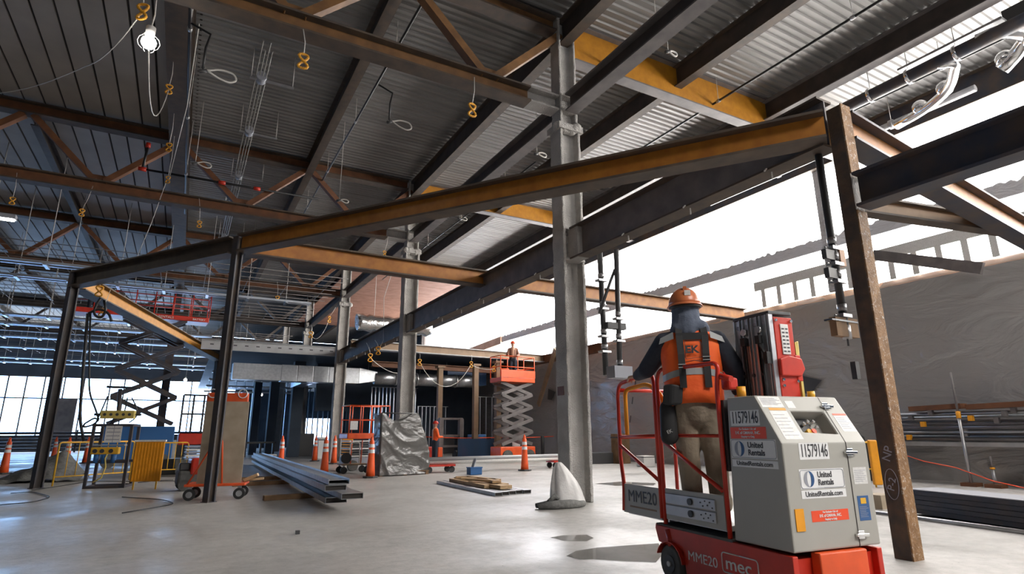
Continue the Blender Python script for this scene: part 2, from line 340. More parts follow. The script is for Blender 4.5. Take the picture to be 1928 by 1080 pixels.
# right side: lower plastic-sheeted wall, ledge, upper translucent film on framing
def rumple(name, x, y0, y1, z0, z1, ny, nz, amp, mt, jag=0):
    m = MB(); vs = []
    from mathutils import noise
    for i in range(ny+1):
        for j in range(nz+1):
            y = y0+(y1-y0)*i/ny; z = z0+(z1-z0)*j/nz
            if j == nz and jag: z += jag*(noise.noise(Vector((y*5, 0, 3)))+.4*noise.noise(Vector((y*17, 0, 3))))
            d = amp*(noise.noise(Vector((y*.5, z*.6, x)))+.45*noise.noise(Vector((y*1.7+z, z*1.2, 5)))+.2*noise.noise(Vector((y*5+z*3, z*3-y, 9))))
            vs.append((x+d, y, z))
    n = nz+1
    m.add(vs, [(i*n+j, i*n+j+1, (i+1)*n+j+1, (i+1)*n+j) for i in range(ny) for j in range(nz)], 0, True); return m.build(name, mt)
m = MB(); m.box((XW+.12, YF, 0), (XW+.4, YB, 5.3)); tag(m.build('wall_right', 'grey_steel'), kind='structure')
tag(rumple('wall_right', XW-.02, YF, 46, 0, 5.32, 190, 30, .07, 'filmgrey', .03), kind='structure')
tag(rumple('window_4', XW+.02, YF, 46, 5.35, 9.95, 120, 16, .04, 'film'), kind='structure')
m = MB(); m.box((XW+.02, YF, 5.30), (XW+.3, 46, 5.50)); tag(m.build('trim_1', 'ledge'), kind='structure')
tag(rumple('trim_2', XW-.1, YF, 33.5, 6.93, 7.33, 700, 3, .02, 'filmlip', .09), kind='structure')
m = MB(); m.box((XW+.02, 46, 0), (XW+.3, YB, ZD)); tag(m.build('wall_right', 'darkwall'), kind='structure')
# framing outside the film: girt, jamb columns and short studs
t = thing('girt_beam', 'grey horizontal girt glowing through the clerestory plastic', 'beam', (XW+.5, 18, 7.0))
q = MB(); q.ibeam((0, -27, 0), (0, 15.5, 0), .3, .2); q.build('beam', 'grey_steel', t)
q = MB(); q.ibeam((.55, -27, 3.05), (.55, 15.5, 3.05), .4, .2); q.build('beam', 'grey_steel', t)
t = thing('outside_stud_row', 'row of short pale studs seen through plastic above the right wall', 'stud wall', (XW-.10, 9.3, 5.5))
for i in range(16): q = MB(); q.box((-.03, -5.62+i*.62, 0), (.03, -5.46+i*.62, .62)); q.build('stud', 'paper', t)
q = MB(); q.box((-.04, -5.8, .62), (.04, 4.1, .95)); q.build('top_plate', 'paper', t)
for i, (y, lb) in enumerate([(10.45, 'pale square clerestory post behind plastic beside hanging clamp pipes'), (24.6, 'slim pale clerestory post beyond the tall middle columns'), (-3.2, 'clerestory post near the right end of the plastic wall')]):
    q = MB(); q.box((XW-.28, y-.13, 5.5), (XW-.12, y+.13, 9.9)); tag(q.build('clerestory_post', 'filmlip' if i == 0 else 'ledge'), lb, 'post', 'clerestory posts')
p0 = gx(1645, 480, XW-.24); p1 = gx(1850, 505, XW-.24)
q = MB(); q.bar(p0, p1, .12, .3); tag(q.build('ledge_plank', 'grey_steel'), 'long grey plank leaning along the top of the plastic wall', 'plank')
# ================================================================ COLUMNS
def column(x, y, top, label, low=True):
    t = thing('steel_column', label, 'column', (x, y, 0), 0, 'fireproofed columns in the main row')
    def isec(z0, z1, k=1.):
        q = MB(); W_, D_ = .52*k, .40*k; f_, g_ = .07*k, .06*k
        prof = [(-W_/2,-D_/2),(-W_/2+f_,-D_/2),(-W_/2+f_,-g_/2),(W_/2-f_,-g_/2),(W_/2-f_,-D_/2),(W_/2,-D_/2),(W_/2,D_/2),(W_/2-f_,D_/2),(W_/2-f_,g_/2),(-W_/2+f_,g_/2),(-W_/2+f_,D_/2),(-W_/2,D_/2)]
        n = max(2, int((z1-z0)/.12)); rings = []
        for i in range(n+1):
            z = z0+(z1-z0)*i/n; rings.append([(a+random.uniform(-.008, .008), c+random.uniform(-.008, .008), z) for a, c in prof])
        q.loft(rings, 0, True, False); return q
    isec(0, 7.6).build('shaft', 'fire', t, bevel=.018)
    isec(7.6, top, .86).build('upper_shaft', 'fire', t, bevel=.018)
    q = MB(); 
    for i in range(10): q.sphere((-.24+.053*i+random.uniform(-.02, .02), -.12+random.uniform(-.05, .05), 7.62+random.uniform(-.03, .05)), .12, 10)
    q.box((-.31, -.24, 7.54), (.31, .24, 7.68)); q.build('splice_collar', 'fire', t)
    if low:
        for z in (4.62, 5.28):
            q = MB(); q.box((-.26, -.215, z), (.26, .215, z+.05)); q.build('stiffener_plate', 'fire', t, bevel=.015)
        q = MB(); q.bar((0, -.5, 4.62+.32), (0, -.18, 4.62+.32), .26, .64); q.build('fireproofed_beam_stub', 'fire', t)
    q = MB(); q.box((-.2, -.2, 8.0), (.2, .2, 8.05)); q.box((-.2, -.2, 8.35), (.2, .2, 8.4)); q.build('stiffener_plate', 'fire', t)
    return t
c1 = column(6.6, 9.4, 10.3, 'nearest pale fireproofed column with white bag at its foot')
q = MB(); q.box((-.27, -.08, 1.95), (-.262, .14, 2.12)); q.build('bare_rust_patch', 'rust', c1)
column(6.6, 19.3, 10.3, 'fireproofed column rising behind the plastic-wrapped crate')
column(6.6, 29.3, 10.3, 'third fireproofed column from the front, behind the orange cones')
column(6.6, 39.2, 10.3, 'fourth pale column, seen only above the mezzanine channel')
column(6.6, 49.1, 10.3, 'farthest small pale column above the mezzanine', False)
for y, lb, base in ((39.2, 'blue-grey column far left rising past the red lift platform to the trusses', 0),):
    q = MB(); q.ibeam((0, -.2, 0), (0, -.2, 10.2), .42, .4, .03, .03, 0, 0, (0, 1, 0)); t = thing('steel_column', lb, 'column', (-1.0, y, base)); q.build('shaft', 'navy_steel', t)
    q = MB(); q.box((-.3, -.3, 0), (.3, .3, .04)); q.build('base_plate', 'navy_steel', t)
# ================================================================ TRUSSES, GIRDERS, PURLINS
XP = [-19.6, -15.9, -12.2, -8.4, -4.7, -1.0, 2.85, 6.6]
def truss(y, label, near=False, web='rust'):
    t = thing('roof_truss', label, 'truss', (0, y, 8.0), 0, 'roof trusses')
    x1 = 6.35
    q = MB(); q.ibeam((XL, 0, 0), (x1-(.7 if near else 0), 0, 0), .36, .34, .04, .03); q.build('bottom_chord', ['flange', web], t)
    q = MB(); q.ibeam((XL, 0, 1.98), (x1, 0, 1.98), .36, .34, .04, .03); q.build('top_chord', ['flange', web], t)
    for i in range(len(XP)-1):
        mid = (XP[i]+XP[i+1])/2
        for a, c in ((XP[i]+.1, mid-.12), (XP[i+1]-.1, mid+.12)):
            q = MB(); q.bar((a, 0, 1.98), (c, 0, .36), .2, .16); q.build('diagonal', web, t)
        q = MB(); q.box((mid-.3, -.02, .36), (mid+.3, .02, .55)); q.build('gusset_plate', web, t)
    if near:
        q = MB(); q.ibeam((x1-.7, 0, 0), (x1, 0, 0), .36, .34, .04, .03); q.build('fireproofed_chord_end', ['fire', 'fire'], t)
    return t
truss(9.4, 'nearest brown roof truss, its chord meeting the front column', True, 'brown_web')
truss(19.3, 'second roof truss, reaching the column behind the wrapped crate', True, 'rust')
truss(29.3, 'third roof truss back, above the far end of the tall posts', False, 'rust')
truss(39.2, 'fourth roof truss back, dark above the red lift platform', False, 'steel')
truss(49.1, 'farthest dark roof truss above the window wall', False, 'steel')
for y, lb, z in ((9.4, 'orange roof girder running right from the nearest column', 9.42), (19.3, 'orange roof girder right of the second column', 9.7), (29.3, 'roof girder right of the third column', 9.9), (39.2, 'roof girder right of the fourth column', 9.9)):
    q = MB(); q.ibeam((6.85, y, z), (17.1, y, z), ZD-z-.02, .3, .035, .03); o = q.build('roof_girder', ['grey_steel', 'orange_bright'])
    tag(o, lb, 'beam', 'orange roof girders')
def purlin(x, y0, y1, z, dep, lb, wd=.24, mf='flange', mw='steel'):
    q = MB(); q.ibeam((x, y0, z), (x, y1, z), dep, wd, .03, .025); return tag(q.build('roof_beam', [mf, mw]), lb, 'beam')
purlin(2.85, -1, YB, 9.85, .55, 'dark roof beam crossing the deck left of the hanging yellow hooks')
purlin(6.6, -1, 60, 9.75, .62, 'roof beam over the main column row', .26)
purlin(10.15, -1, 60, 9.8, .58, 'roof beam with brown lower flange, first right of the column row', .24)
purlin(13.6, -1, 60, 9.8, .58, 'broad dark roof beam in front of the shiny pipework', .3, 'grey_steel', 'steel')
purlin(17.25, -1, 60, 9.55, .85, 'deep dark eave beam along the top of the bright clerestory', .3, 'flange', 'navy_steel')
purlin(-1.0, -1, 60, 9.72, .66, 'brown roof girder running straight away above the left side', .52, 'flange', 'flange')
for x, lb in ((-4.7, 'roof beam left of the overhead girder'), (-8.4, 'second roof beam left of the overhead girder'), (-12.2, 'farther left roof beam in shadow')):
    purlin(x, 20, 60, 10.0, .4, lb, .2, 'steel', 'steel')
# struts at the lower chord level along the column row, and the heavy low beam
for a, c, lb in ((9.65, 19.05, 'round-edged lower tie beam between first and second columns'), (19.55, 29.05, 'lower tie beam between second and third columns'), (29.55, 39.0, 'lower tie beam between third and fourth columns'), (-1, 9.15, 'lower tie beam coming overhead to the nearest column')):
    q = MB(); q.ibeam((6.6, a, 7.95), (6.6, c, 7.95), .42, .3, .035, .03); tag(q.build('tie_beam', ['grey_steel', 'steel']), lb, 'beam', 'tie beams along the column row')
for a, c, lb, mt in ((3.75, 9.15, 'deep grey-brown low beam from the near post to the first column', 'grey_steel'), (9.65, 19.05, 'low beam between first and second columns', 'grey_steel'), (19.55, 29.05, 'low beam between second and third columns above the mezzanine beams', 'steel')):
    t = thing('low_beam', lb, 'beam', (6.6, a, 4.63), 0, 'low beams along the column row')
    q = MB(); q.ibeam((0, 0, 0), (0, c-a, 0), .67, .3, .03, .025); q.build('beam', ['flange', mt], t)
    for i in range(3 if c < 10 else 6):
        y = .8+i*(c-a-1)/(3 if c < 10 else 6)
        q = MB(); q.tube([(-.2, y, -.02), (-.16, y, .02), (-.05, y, .03), (-.05, y, -.1)], .012, 6); q.build('clip', 'wire', t)
# ================================================================ FREESTANDING FRAME
P1 = Vector((-2.92, 18.79, 0)); P2 = Vector((.64, 13.11, 0)); P3 = Vector((6.55, 3.58, 0)); P4 = Vector((1.35, 34.67, 0))
fd = (P3-P1).normalized(); fa = math.atan2(fd.y, fd.x)
def fpost(p, h, wd, lb, mats, nm='frame_post'):
    t = thing(nm, lb, 'post', p, fa, 'posts of the freestanding frame')
    q = MB(); q.ibeam((0, -wd/2, 0), (0, -wd/2, h), wd, wd, .03, .03, 0, 1, (0, 1, 0)); q.build('shaft', mats, t)
    q = MB(); q.box((-wd*.62, -wd*.62, 0), (wd*.62, wd*.62, .012)); q.build('base_plate', mats[0], t); return t
fpost(P1, 5.5, .21, 'leftmost dark steel post of the frame, with hoist rack beside it', ['navy_steel', 'steel'])
fpost(P2, 5.35, .165, 'dark steel post standing in front of the orange board cart', ['navy_steel', 'flange'])
fpost(P4, 5.4, .2, 'thin far post at the back end of the orange beam', ['navy_steel', 'steel'])
# near post: box-like with flaking face and chalk writing
t = thing('frame_post', 'big rusty flaking steel post right of the grey lift cabinet', 'post', P3, 0, 'posts of the freestanding frame')
q = MB(); q.box((-.09, -.085, 0), (.09, .085, 5.05)); q.build('shaft', 'post_rust', t, bevel=.006)
q = MB(); q.box((-.088, -.10, 0), (.10, -.086, 3.70)); q.box((-.088, -.10, 4.16), (.10, -.086, 5.06)); q.build('flaking_flange', 'flake', t)
text('NP', .12, 'chalk_writing', 'lgrey', t, (-.092, -.01, 1.02), (0, -.35, 1), (0, 1, .35), .001, sx=1)
text('P-2', .10, 'chalk_writing', 'lgrey', t, (-.092, -.005, .72), (0, -.3, 1), (0, 1, .3), .001)
q = MB(); q.tube([(-.092, -.005+.065*math.cos(a*.3), .72+.15*math.sin(a*.3)) for a in range(21)], .0025, 5, 0, True); q.build('chalk_circle', 'lgrey', t)
def fbeam(a, c, da, dc, wd, lb, mats):
    a = Vector(a); c = Vector(c); q = MB(); d = (c-a).normalized(); sd = d.cross(Vector((0, 0, 1))).normalized(); up = Vector((0, 0, 1)); h = wd/2; tf = .035
    for (l, hh) in (((-h, h), None),):
        pass
    def pr(s0, s1, u0a, u1a, u0c, u1c, mi):
        vs = [a+sd*s0+up*u0a, a+sd*s1+up*u0a, a+sd*s1+up*u1a, a+sd*s0+up*u1a, c+sd*s0+up*u0c, c+sd*s1+up*u0c, c+sd*s1+up*u1c, c+sd*s0+up*u1c]
        q.add(vs, [(0,1,2,3),(7,6,5,4),(0,4,5,1),(1,5,6,2),(2,6,7,3),(3,7,4,0)], mi)
    pr(-h, h, 0, tf, 0, tf, 0); pr(-h, h, da-tf, da, dc-tf, dc, 0); pr(-.02, .02, tf, da-tf, tf, dc-tf, 1)
    return tag(q.build('frame_beam', mats), lb, 'beam', 'beams of the freestanding frame')
fbeam(P1+Vector((0, 0, 5.08)), P2+fd*-.13+Vector((0, 0, 4.98)), .42, .38, .30, 'brown frame beam between the two left posts', ['flange', 'flange'])
fbeam(P2+fd*.14+Vector((0, 0, 4.98)), P3-fd*.15+Vector((0, 0, 4.66)), .38, .37, .30, 'long orange frame beam crossing the whole view to the near post', ['flange', 'orange_web'])
fbeam(P1+(P4-P1)*.012+Vector((0, 0, 5.08)), P4+Vector((0, 0, 5.05)), .42, .4, .42, 'orange frame beam running back from the leftmost post', ['flange', 'orange_bright'])
fbeam(Vector((P2.x+.16, 13.3, 5.02)), Vector((16.9, 13.5, 5.02)), .42, .42, .30, 'long speckled orange beam from second post to the plastic wall', ['flange', 'orange_web'])
fbeam(P3+Vector((.1, .03, 4.64)), gz(1928, 458, 4.6)+Vector((.6, .05, 0)), .38, .45, .30, 'orange beam leaving the near post to the right', ['navy_steel', 'orange_web'])
fbeam(Vector((9.0, 4.9, 4.62)), gz(1928, 420, 4.75)+Vector((1.2, 0.3, 0)), .3, .3, .22, 'second brown beam just beyond the right orange beam', ['flange', 'tan'])
fbeam(Vector((6.55, 3.46, 3.72)), Vector((6.55, .2, 3.72)), .42, .42, .26, 'dark blue-black cross beam coming from the near post toward the viewer', ['navy_steel', 'navy_steel'])
# ================================================================ MEZZANINE AND BACK ROOM
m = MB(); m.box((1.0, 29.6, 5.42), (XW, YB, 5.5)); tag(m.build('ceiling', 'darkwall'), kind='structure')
t = thing('mezzanine_channel', 'pale grey channel beam with slotted holes left of third column', 'beam', (0, 29.3, 4.98))
q = MB(); q.box((.4, -.03, 0), (6.3, 0, .44)); q.box((.4, -.12, 0), (6.3, -.03, .03)); q.box((.4, -.12, .41), (6.3, -.03, .44)); q.build('channel', 'white_steel', t)
for i in range(12): q = MB(); q.box((.75+i*.48, -.036, .22), (.9+i*.48, -.03, .27)); q.build('slot', 'ink', t)
for a, c, d_, lb, mt in ((gz(660, 655, 5.05), gz(1040, 683, 5.05), .4, 'pale-topped brown mezzanine edge beam right of third column', 'tan'), (gz(700, 690, 4.7), gz(1020, 700, 4.7)+Vector((0, 2, 0)), .3, 'rusty lower mezzanine beam behind the edge beam', 'rust')):
    q = MB(); q.ibeam(a, c, d_, .3, .04, .03); tag(q.build('mezzanine_beam', ['white_steel' if mt == 'tan' else mt, mt]), lb, 'beam')
q = MB(); q.ibeam((XW-.4, 22, 5.0), (XW-.4, 40, 5.0), .42, .3); tag(q.build('mezzanine_beam', ['rust', 'rust']), 'rusty beam end along the plastic wall by the raised scissor lift', 'beam')
q = MB(); q.bar(gx(885, 662, XW-.1), gx(945, 640, XW-.1), .2, .5); tag(q.build('ledger_board', 'ledge'), 'peach plank high against the clerestory beyond the mezzanine', 'plank')
for x, y, lb in ((11.3, 27.8, 'brown square post left of the parked forklift mast'), (12.54, 26.2, 'brown square post behind the blue barrier, left of a pair'), (12.94, 24.6, 'brown square post beside the tall scissor stack')):
    t = thing('mezzanine_post', lb, 'post', (x, y, 0), 0, 'brown mezzanine posts')
    q = MB(); q.box((-.12, -.12, 0), (.12, .12, 4.55)); q.build('shaft', 'tan', t); q = MB(); q.box((-.2, -.2, 4.5), (.2, .2, 4.6)); q.build('cap_plate', 'tan', t)
for x, y, w_, lb in ((5.76, 36.1, .62, 'wide dark square column left of the third fireproofed column'), (4.82, 38.8, .5, 'dark blue square column second from the bright window'), (4.2, 42, .45, 'narrow dark square column farthest back by the window')):
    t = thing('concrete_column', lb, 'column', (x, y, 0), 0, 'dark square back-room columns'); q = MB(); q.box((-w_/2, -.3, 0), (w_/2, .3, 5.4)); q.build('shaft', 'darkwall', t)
# stud walls
def studs(name, y, x0, x1, z1, step, lb, sw=.045):
    t = thing(name, lb, 'stud wall', (x0, y, 0)); n = int((x1-x0)/step)
    for i in range(n+1):
        q = MB(); x = i*step
        q.box((x, -.05, .03), (x+sw, .05, z1-.03)); q.build('stud', 'galvbright', t)
    q = MB(); q.box((0, -.06, 0), (x1-x0, .06, .03)); q.build('track', 'galv', t); q = MB(); q.box((0, -.06, z1-.03), (x1-x0, .06, z1)); q.build('track', 'galv', t)
    return t
studs('stud_wall', 33.5, 9.4, 12.2, 3.9, .22, 'tall bright metal stud wall left of the forklift mast')
studs('stud_wall', 34.5, 12.6, 14.6, 2.9, .26, 'shorter metal stud wall behind the blue barrier')
studs('stud_wall', 32.0, 15.2, 17.2, 3.4, .4, 'metal stud wall between the brown posts and scissor lift')
studs('stud_wall', 56, 8.6, 12.6, 5.4, .45, 'thin metal stud wall in front of the glowing far opening', .1)
studs('stud_wall', 50, 3.4, 7.4, 5.4, .62, 'thin metal studs between the dark back columns')
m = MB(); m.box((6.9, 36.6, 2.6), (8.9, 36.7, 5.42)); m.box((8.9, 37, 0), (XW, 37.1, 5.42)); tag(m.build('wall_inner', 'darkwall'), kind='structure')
# ================================================================ MAST LIFT (local frame: x across its rear, y away from the viewer)
LF = thing('mast_lift', 'red and grey one-person mast lift carrying the worker, decals on its cabinet', 'lift', (3.72, 2.77, 0), math.atan2(-.119, .993))
LM = Matrix.Translation(Vector((3.72, 2.77, 0))) @ Matrix.Rotation(math.atan2(-.119, .993), 4, 'Z')
def part(nm, q, mt, par=None, bevel=0): return q.build(nm, mt, par or LF, bevel=bevel)
# chassis
q = MB(); q.prism([(1.54, .41), (1.50, .30), (1.16, .27), (1.14, .10), (0, .10), (0, .43), (1.53, .45)], (-.02, 0, 0), (.03, 0, 0), Vector((0, 1, 0)), Vector((0, 0, 1)))
part('chassis_side', q, 'red', bevel=.006)
q = MB(); q.prism([(1.54, .41), (1.50, .30), (1.16, .27), (1.14, .10), (0, .10), (0, .43), (1.53, .45)], (.80, 0, 0), (.85, 0, 0), Vector((0, 1, 0)), Vector((0, 0, 1)))
part('chassis_side', q, 'red', bevel=.006)
q = MB(); q.box((.03, .05, .12), (.8, 1.5, .40)); part('chassis_tray', q, 'red')
q = MB(); q.box((-.02, .56, .43), (.85, 1.52, .455)); part('chassis_deck', q, 'tyre', bevel=.004)
q = MB(); q.box((.20, -.03, .22), (.66, .05, .44)); part('rear_bumper', q, 'orangered', bevel=.01)
q = MB(); q.box((.02, -.02, .16), (.2, .04, .22)); q.box((.66, -.02, .16), (.86, .04, .22)); part('pocket_floor', q, 'red')
q = MB(); q.box((-.02, -.11, .175), (1.0, .02, .215)); part('rear_step', q, 'red', bevel=.01)
for x in (.13, .74):
    q = MB(); q.cyl((x, -.06, .215), (x, -.06, .219), .035, n=20); part('step_hole', q, 'slot')
def wheel(x, y, r=.15, w_=.09):
    q = MB(); q.tube([(x-w_/2, y, r), (x-w_/2+.015, y, r), (x+w_/2-.015, y, r), (x+w_/2, y, r)], [r-.02, r, r, r-.02], 28); o = part('wheel', q, 'tyre')
    q = MB(); q.cyl((x-w_/2-.008, y, r), (x+w_/2+.008, y, r), .07, n=20); q.build('hub', 'char', o)
    q = MB(); q.cyl((x-w_/2-.02, y, r), (x+w_/2+.02, y, r), .022, n=12); q.build('axle_nut', 'silver', o)
for x in (0.0, .82):
    wheel(x, 1.32); wheel(x if x else .06, .22, .12)
    q = MB()
    for i in range(9):
        a0 = math.radians(20+i*17); a1 = math.radians(37+i*17)
        q.add([(x-.055, 1.32+.18*math.cos(a), .15+.18*math.sin(a)) for a in (a0, a1)]+[(x+.055, 1.32+.18*math.cos(a), .15+.18*math.sin(a)) for a in (a1, a0)], [(0, 1, 2, 3)])
    o = part('mudguard', q, 'red'); so = o.modifiers.new('t', 'SOLIDIFY'); so.thickness = .008
    q = MB(); q.cyl((x, 1.32, .26), (x, 1.36, .42), .04, n=12); part('wheel_fork', q, 'red')
text('MME20', .105, 'lettering', 'paper', LF, (-.0215, .92, .252), (0, -1, 0), (0, 0, 1), sx=1.12, bold=0)
text('mec', .13, 'maker_badge_letters', 'paper', LF, (-.0215, .52, .275), (0, -1, 0), (0, 0, 1), sx=1.25, bold=.001)
q = MB(); pts = fillet([(-.021, .50, .35), (-.021, .69, .35), (-.021, .69, .21), (-.021, .32, .21), (-.021, .32, .35), (-.021, .50, .35)], .03); q.tube(pts, .005, 6); part('badge_outline', q, 'paper')
# cabinet
CAB = [(0, .45), (0, 1.17), (.21, 1.515), (.50, 1.515), (.555, .45)]
q = MB(); q.prism(CAB, (0, 0, 0), (.85, 0, 0), Vector((0, 1, 0)), Vector((0, 0, 1))); cab = part('cabinet', q, 'box', bevel=.012)
# control recess: an opening cut in the sloping face
sl = Vector((0, .21, .345)).normalized(); nn = Vector((0, -.345, .21)).normalized()
def sp(x, s_, h=0): return Vector((x, 0, 1.17))+sl*s_+nn*h      # point on the slope, s_ metres up it
c_ = MB(); vs = [sp(.275, .09, .05), sp(.615, .07, .05), sp(.615, .265, .05), sp(.275, .265, .05)]; vs += [p-nn*.16 for p in vs]
c_.add(vs, [(0, 1, 2, 3), (7, 6, 5, 4), (0, 4, 5, 1), (1, 5, 6, 2), (2, 6, 7, 3), (3, 7, 4, 0)])
# build the recess as real faces: boolean with a throw-away cutter, applied to the mesh
co = c_.build('cutter', 'box', LF); bo = cab.modifiers.new('recess', 'BOOLEAN'); bo.operation = 'DIFFERENCE'; bo.object = co
cab.modifiers.move(1, 0)
bpy.context.view_layer.update()
me = bpy.data.meshes.new_from_object(cab.evaluated_get(bpy.context.evaluated_depsgraph_get())); cab.modifiers.clear(); cab.data = me
bpy.data.objects.remove(co)
q = MB(); vs = [sp(.29, .10, -.095), sp(.50, .10, -.095), sp(.50, .26, -.095), sp(.29, .26, -.095)]; q.quad(*vs); part('control_panel', q, 'char')
q = MB(); q.cyl(sp(.46, .13, -.095), sp(.46, .13, -.05), .020, n=16); part('stop_button', q, 'sticker')
q = MB(); q.cyl(sp(.425, .13, -.095), sp(.425, .13, -.06), .024, n=16); part('key_switch', q, 'yellow')
for x, s_ in ((.42, .20), (.47, .22), (.53, .17), (.53, .22)):
    q = MB(); q.cyl(sp(x, s_, -.095), sp(x, s_, -.06), .013, n=12); part('toggle_switch', q, 'chrome')
def rect(nm, m, x0, x1, z0, z1, face, th=.0015):
    q = MB()
    if face == 'rear': q.box((x0, -th, z0), (x1, .0005, z1))
    elif face == 'side': q.box((-th, x0, z0), (.0005, x1, z1))
    else: vs = [sp(x0, z0, -.0005), sp(x1, z0, -.0005), sp(x1, z1, -.0005), sp(x0, z1, -.0005)]; vs += [p+nn*th for p in vs]; q.add(vs, [(3, 2, 1, 0), (4, 5, 6, 7), (0, 1, 5, 4), (1, 2, 6, 5), (2, 3, 7, 6), (3, 0, 4, 7)])
    return part(nm, q, m)
q = MB(); q.box((.628, -.003, .45), (.634, .001, 1.17)); q.add([sp(.628, 0, .002), sp(.634, 0, .002), sp(.654, .40, .002), sp(.648, .40, .002)], [(0, 1, 2, 3)]); part('door_seam', q, 'slot')
def latch(x, z, fn):
    q = MB(); q.bar(fn(x-.05, z), fn(x+.07, z-.004), .022, .022); q.bar(fn(x-.03, z+.018), fn(x+.03, z+.018), .008, .02); q.bar(fn(x-.03, z-.018), fn(x+.03, z-.018), .008, .02)
    part('latch', q, 'chrome', bevel=.004)
latch(.645, 1.10, lambda x, z: Vector((x, -.014, z))); latch(.645, .53, lambda x, z: Vector((x, -.014, z))); latch(.66, .31, lambda x, s_: sp(x, s_, .014))
def ur(face, a, b_, z0, z1, cz0, cz1):
    W_ = abs(b_-a); lo, hi = min(a, b_), max(a, b_)
    xd = (1, 0, 0) if face == 'rear' else (0, -1, 0)
    def P(s_, z, h=.003): return Vector((a+s_*(1 if face == 'rear' else -1), -h, z)) if face == 'rear' else Vector((-h, a-s_, z))
    rect('rental_sign', 'white', lo, hi, z0, z1, face); rect('rental_sign_strip', 'white', lo, hi, cz0, cz1, face)
    zc = (z0+z1)/2; R = (z1-z0)*.40; cx = W_*.20
    q = MB(); fr = fillet([P(W_/2, z0+.006), P(.006, z0+.006), P(.006, z1-.006), P(W_-.006, z1-.006), P(W_-.006, z0+.006), P(W_/2, z0+.006)], .02); q.tube(fr, .0016, 5); part('sign_outline', q, 'lgrey')
    for sg, mt in ((-1, 'lgrey'), (1, 'uiblue')):                    # ring of two crescents round a slim white lens
        q = MB(); n = 20; out = []; inn = []
        for i in range(n+1):
            t_ = -math.pi/2+math.pi*i/n
            out.append(P(cx+sg*R*.92*math.cos(t_), zc+R*math.sin(t_))); inn.append(P(cx+sg*R*.34*math.cos(t_), zc+R*.93*math.sin(t_)))
        vs = out+inn; fs = [(i, i+1, n+2+i, n+1+i) if sg > 0 else (i+1, i, n+1+i, n+2+i) for i in range(n)]; q.add(vs, fs); part('ring_mark', q, mt)
    h = (z1-z0)*.42
    text('United', h, 'sign_lettering', 'ink', LF, P(W_*.39, zc+h*.46), xd, (0, 0, 1), .0008, 'LEFT', sx=W_/.44*.93, bold=.0012)
    text('Rentals', h, 'sign_lettering', 'ink', LF, P(W_*.39, zc-h*.46), xd, (0, 0, 1), .0008, 'LEFT', sx=W_/.44*.93, bold=.0012)
    text('UnitedRentals.com', (cz1-cz0)*.86, 'sign_lettering', 'ink', LF, P(W_*.5, (cz0+cz1)/2), xd, (0, 0, 1), .0008, sx=1.02*W_/.45, bold=.0006)
ur('side', .50, .05, 1.055, 1.195, .992, 1.045); ur('rear', .13, .565, .855, .99, .792, .848)
def num(face, a, b_, z0, z1):
    rect('unit_number_plate', 'white', min(a, b_), max(a, b_), z0, z1, face); xd = (1, 0, 0) if face == 'rear' else (0, -1, 0); c = (a+b_)/2
    o = Vector((c, -.003, (z0+z1)/2)) if face == 'rear' else Vector((-.003, c, (z0+z1)/2))
    text('11579146', (z1-z0)*1.12, 'unit_number', 'ink', LF, o, xd, (0, 0, 1), .0008, sx=.52*abs(b_-a)/.29, bold=.0005)
num('side', .475, .18, 1.295, 1.41); num('rear', .155, .445, 1.055, 1.17)
def red(face, a, b_, z0, z1):
    rect('owner_sticker', 'sticker', min(a, b_), max(a, b_), z0, z1, face); xd = (1, 0, 0) if face == 'rear' else (0, -1, 0); c = (a+b_)/2; zc = (z0+z1)/2; h = z1-z0
    for s_, dz, k in (('For Exclusive Use of', .33, .23), ('E·K of OMAHA, INC.', 0, .36), ('Employees Only', -.33, .23)):
        o = Vector((c, -.003, zc+dz*h)) if face == 'rear' else Vector((-.003, c, zc+dz*h))
        text(s_, h*k, 'sticker_lettering', 'white', LF, o, xd, (0, 0, 1), .0008, sx=1.05 if k < .3 else .92, bold=.0006)
red('side', .49, .13, 1.20, 1.285); red('rear', .20, .56, .637, .71)
rect('amber_reflector', 'amber', .045, .125, .585, .73, 'rear', .006)
rect('instruction_decal', 'paper', .665, .805, .872, .99, 'rear'); rect('blue_warning_decal', 'decalblue', .67, .785, .62, .79, 'rear')
rect('decal_symbol', 'yellow', .70, .755, .735, .775, 'rear', .003); rect('instruction_decal', 'paper', .06, .235, .03, .27, 'slope'); rect('warning_band', 'amber', .07, .235, .275, .295, 'slope')
rect('instruction_decal', 'paper', .02, .235, .30, .395, 'slope'); rect('warning_decal', 'paper', .69, .835, .09, .23, 'slope'); rect('warning_band', 'sticker', .69, .835, .235, .25, 'slope')
rect('warning_decal', 'paper', .27, .35, .295, .36, 'slope')
for k, (x0, x1, z0, z1, f_) in enumerate([(.675, .795, .885, .975, 'rear'), (.68, .775, .64, .72, 'rear'), (.075, .225, .05, .25, 'slope'), (.705, .825, .11, .22, 'slope'), (.035, .225, .32, .385, 'slope')]):
    n = 7
    for i in range(n):
        zc = z0+(z1-z0)*(i+.5)/n; rect('decal_print_line', 'lgrey', x0, x0+(x1-x0)*random.uniform(.6, 1), zc-.0015, zc+.0015, f_, .0025)
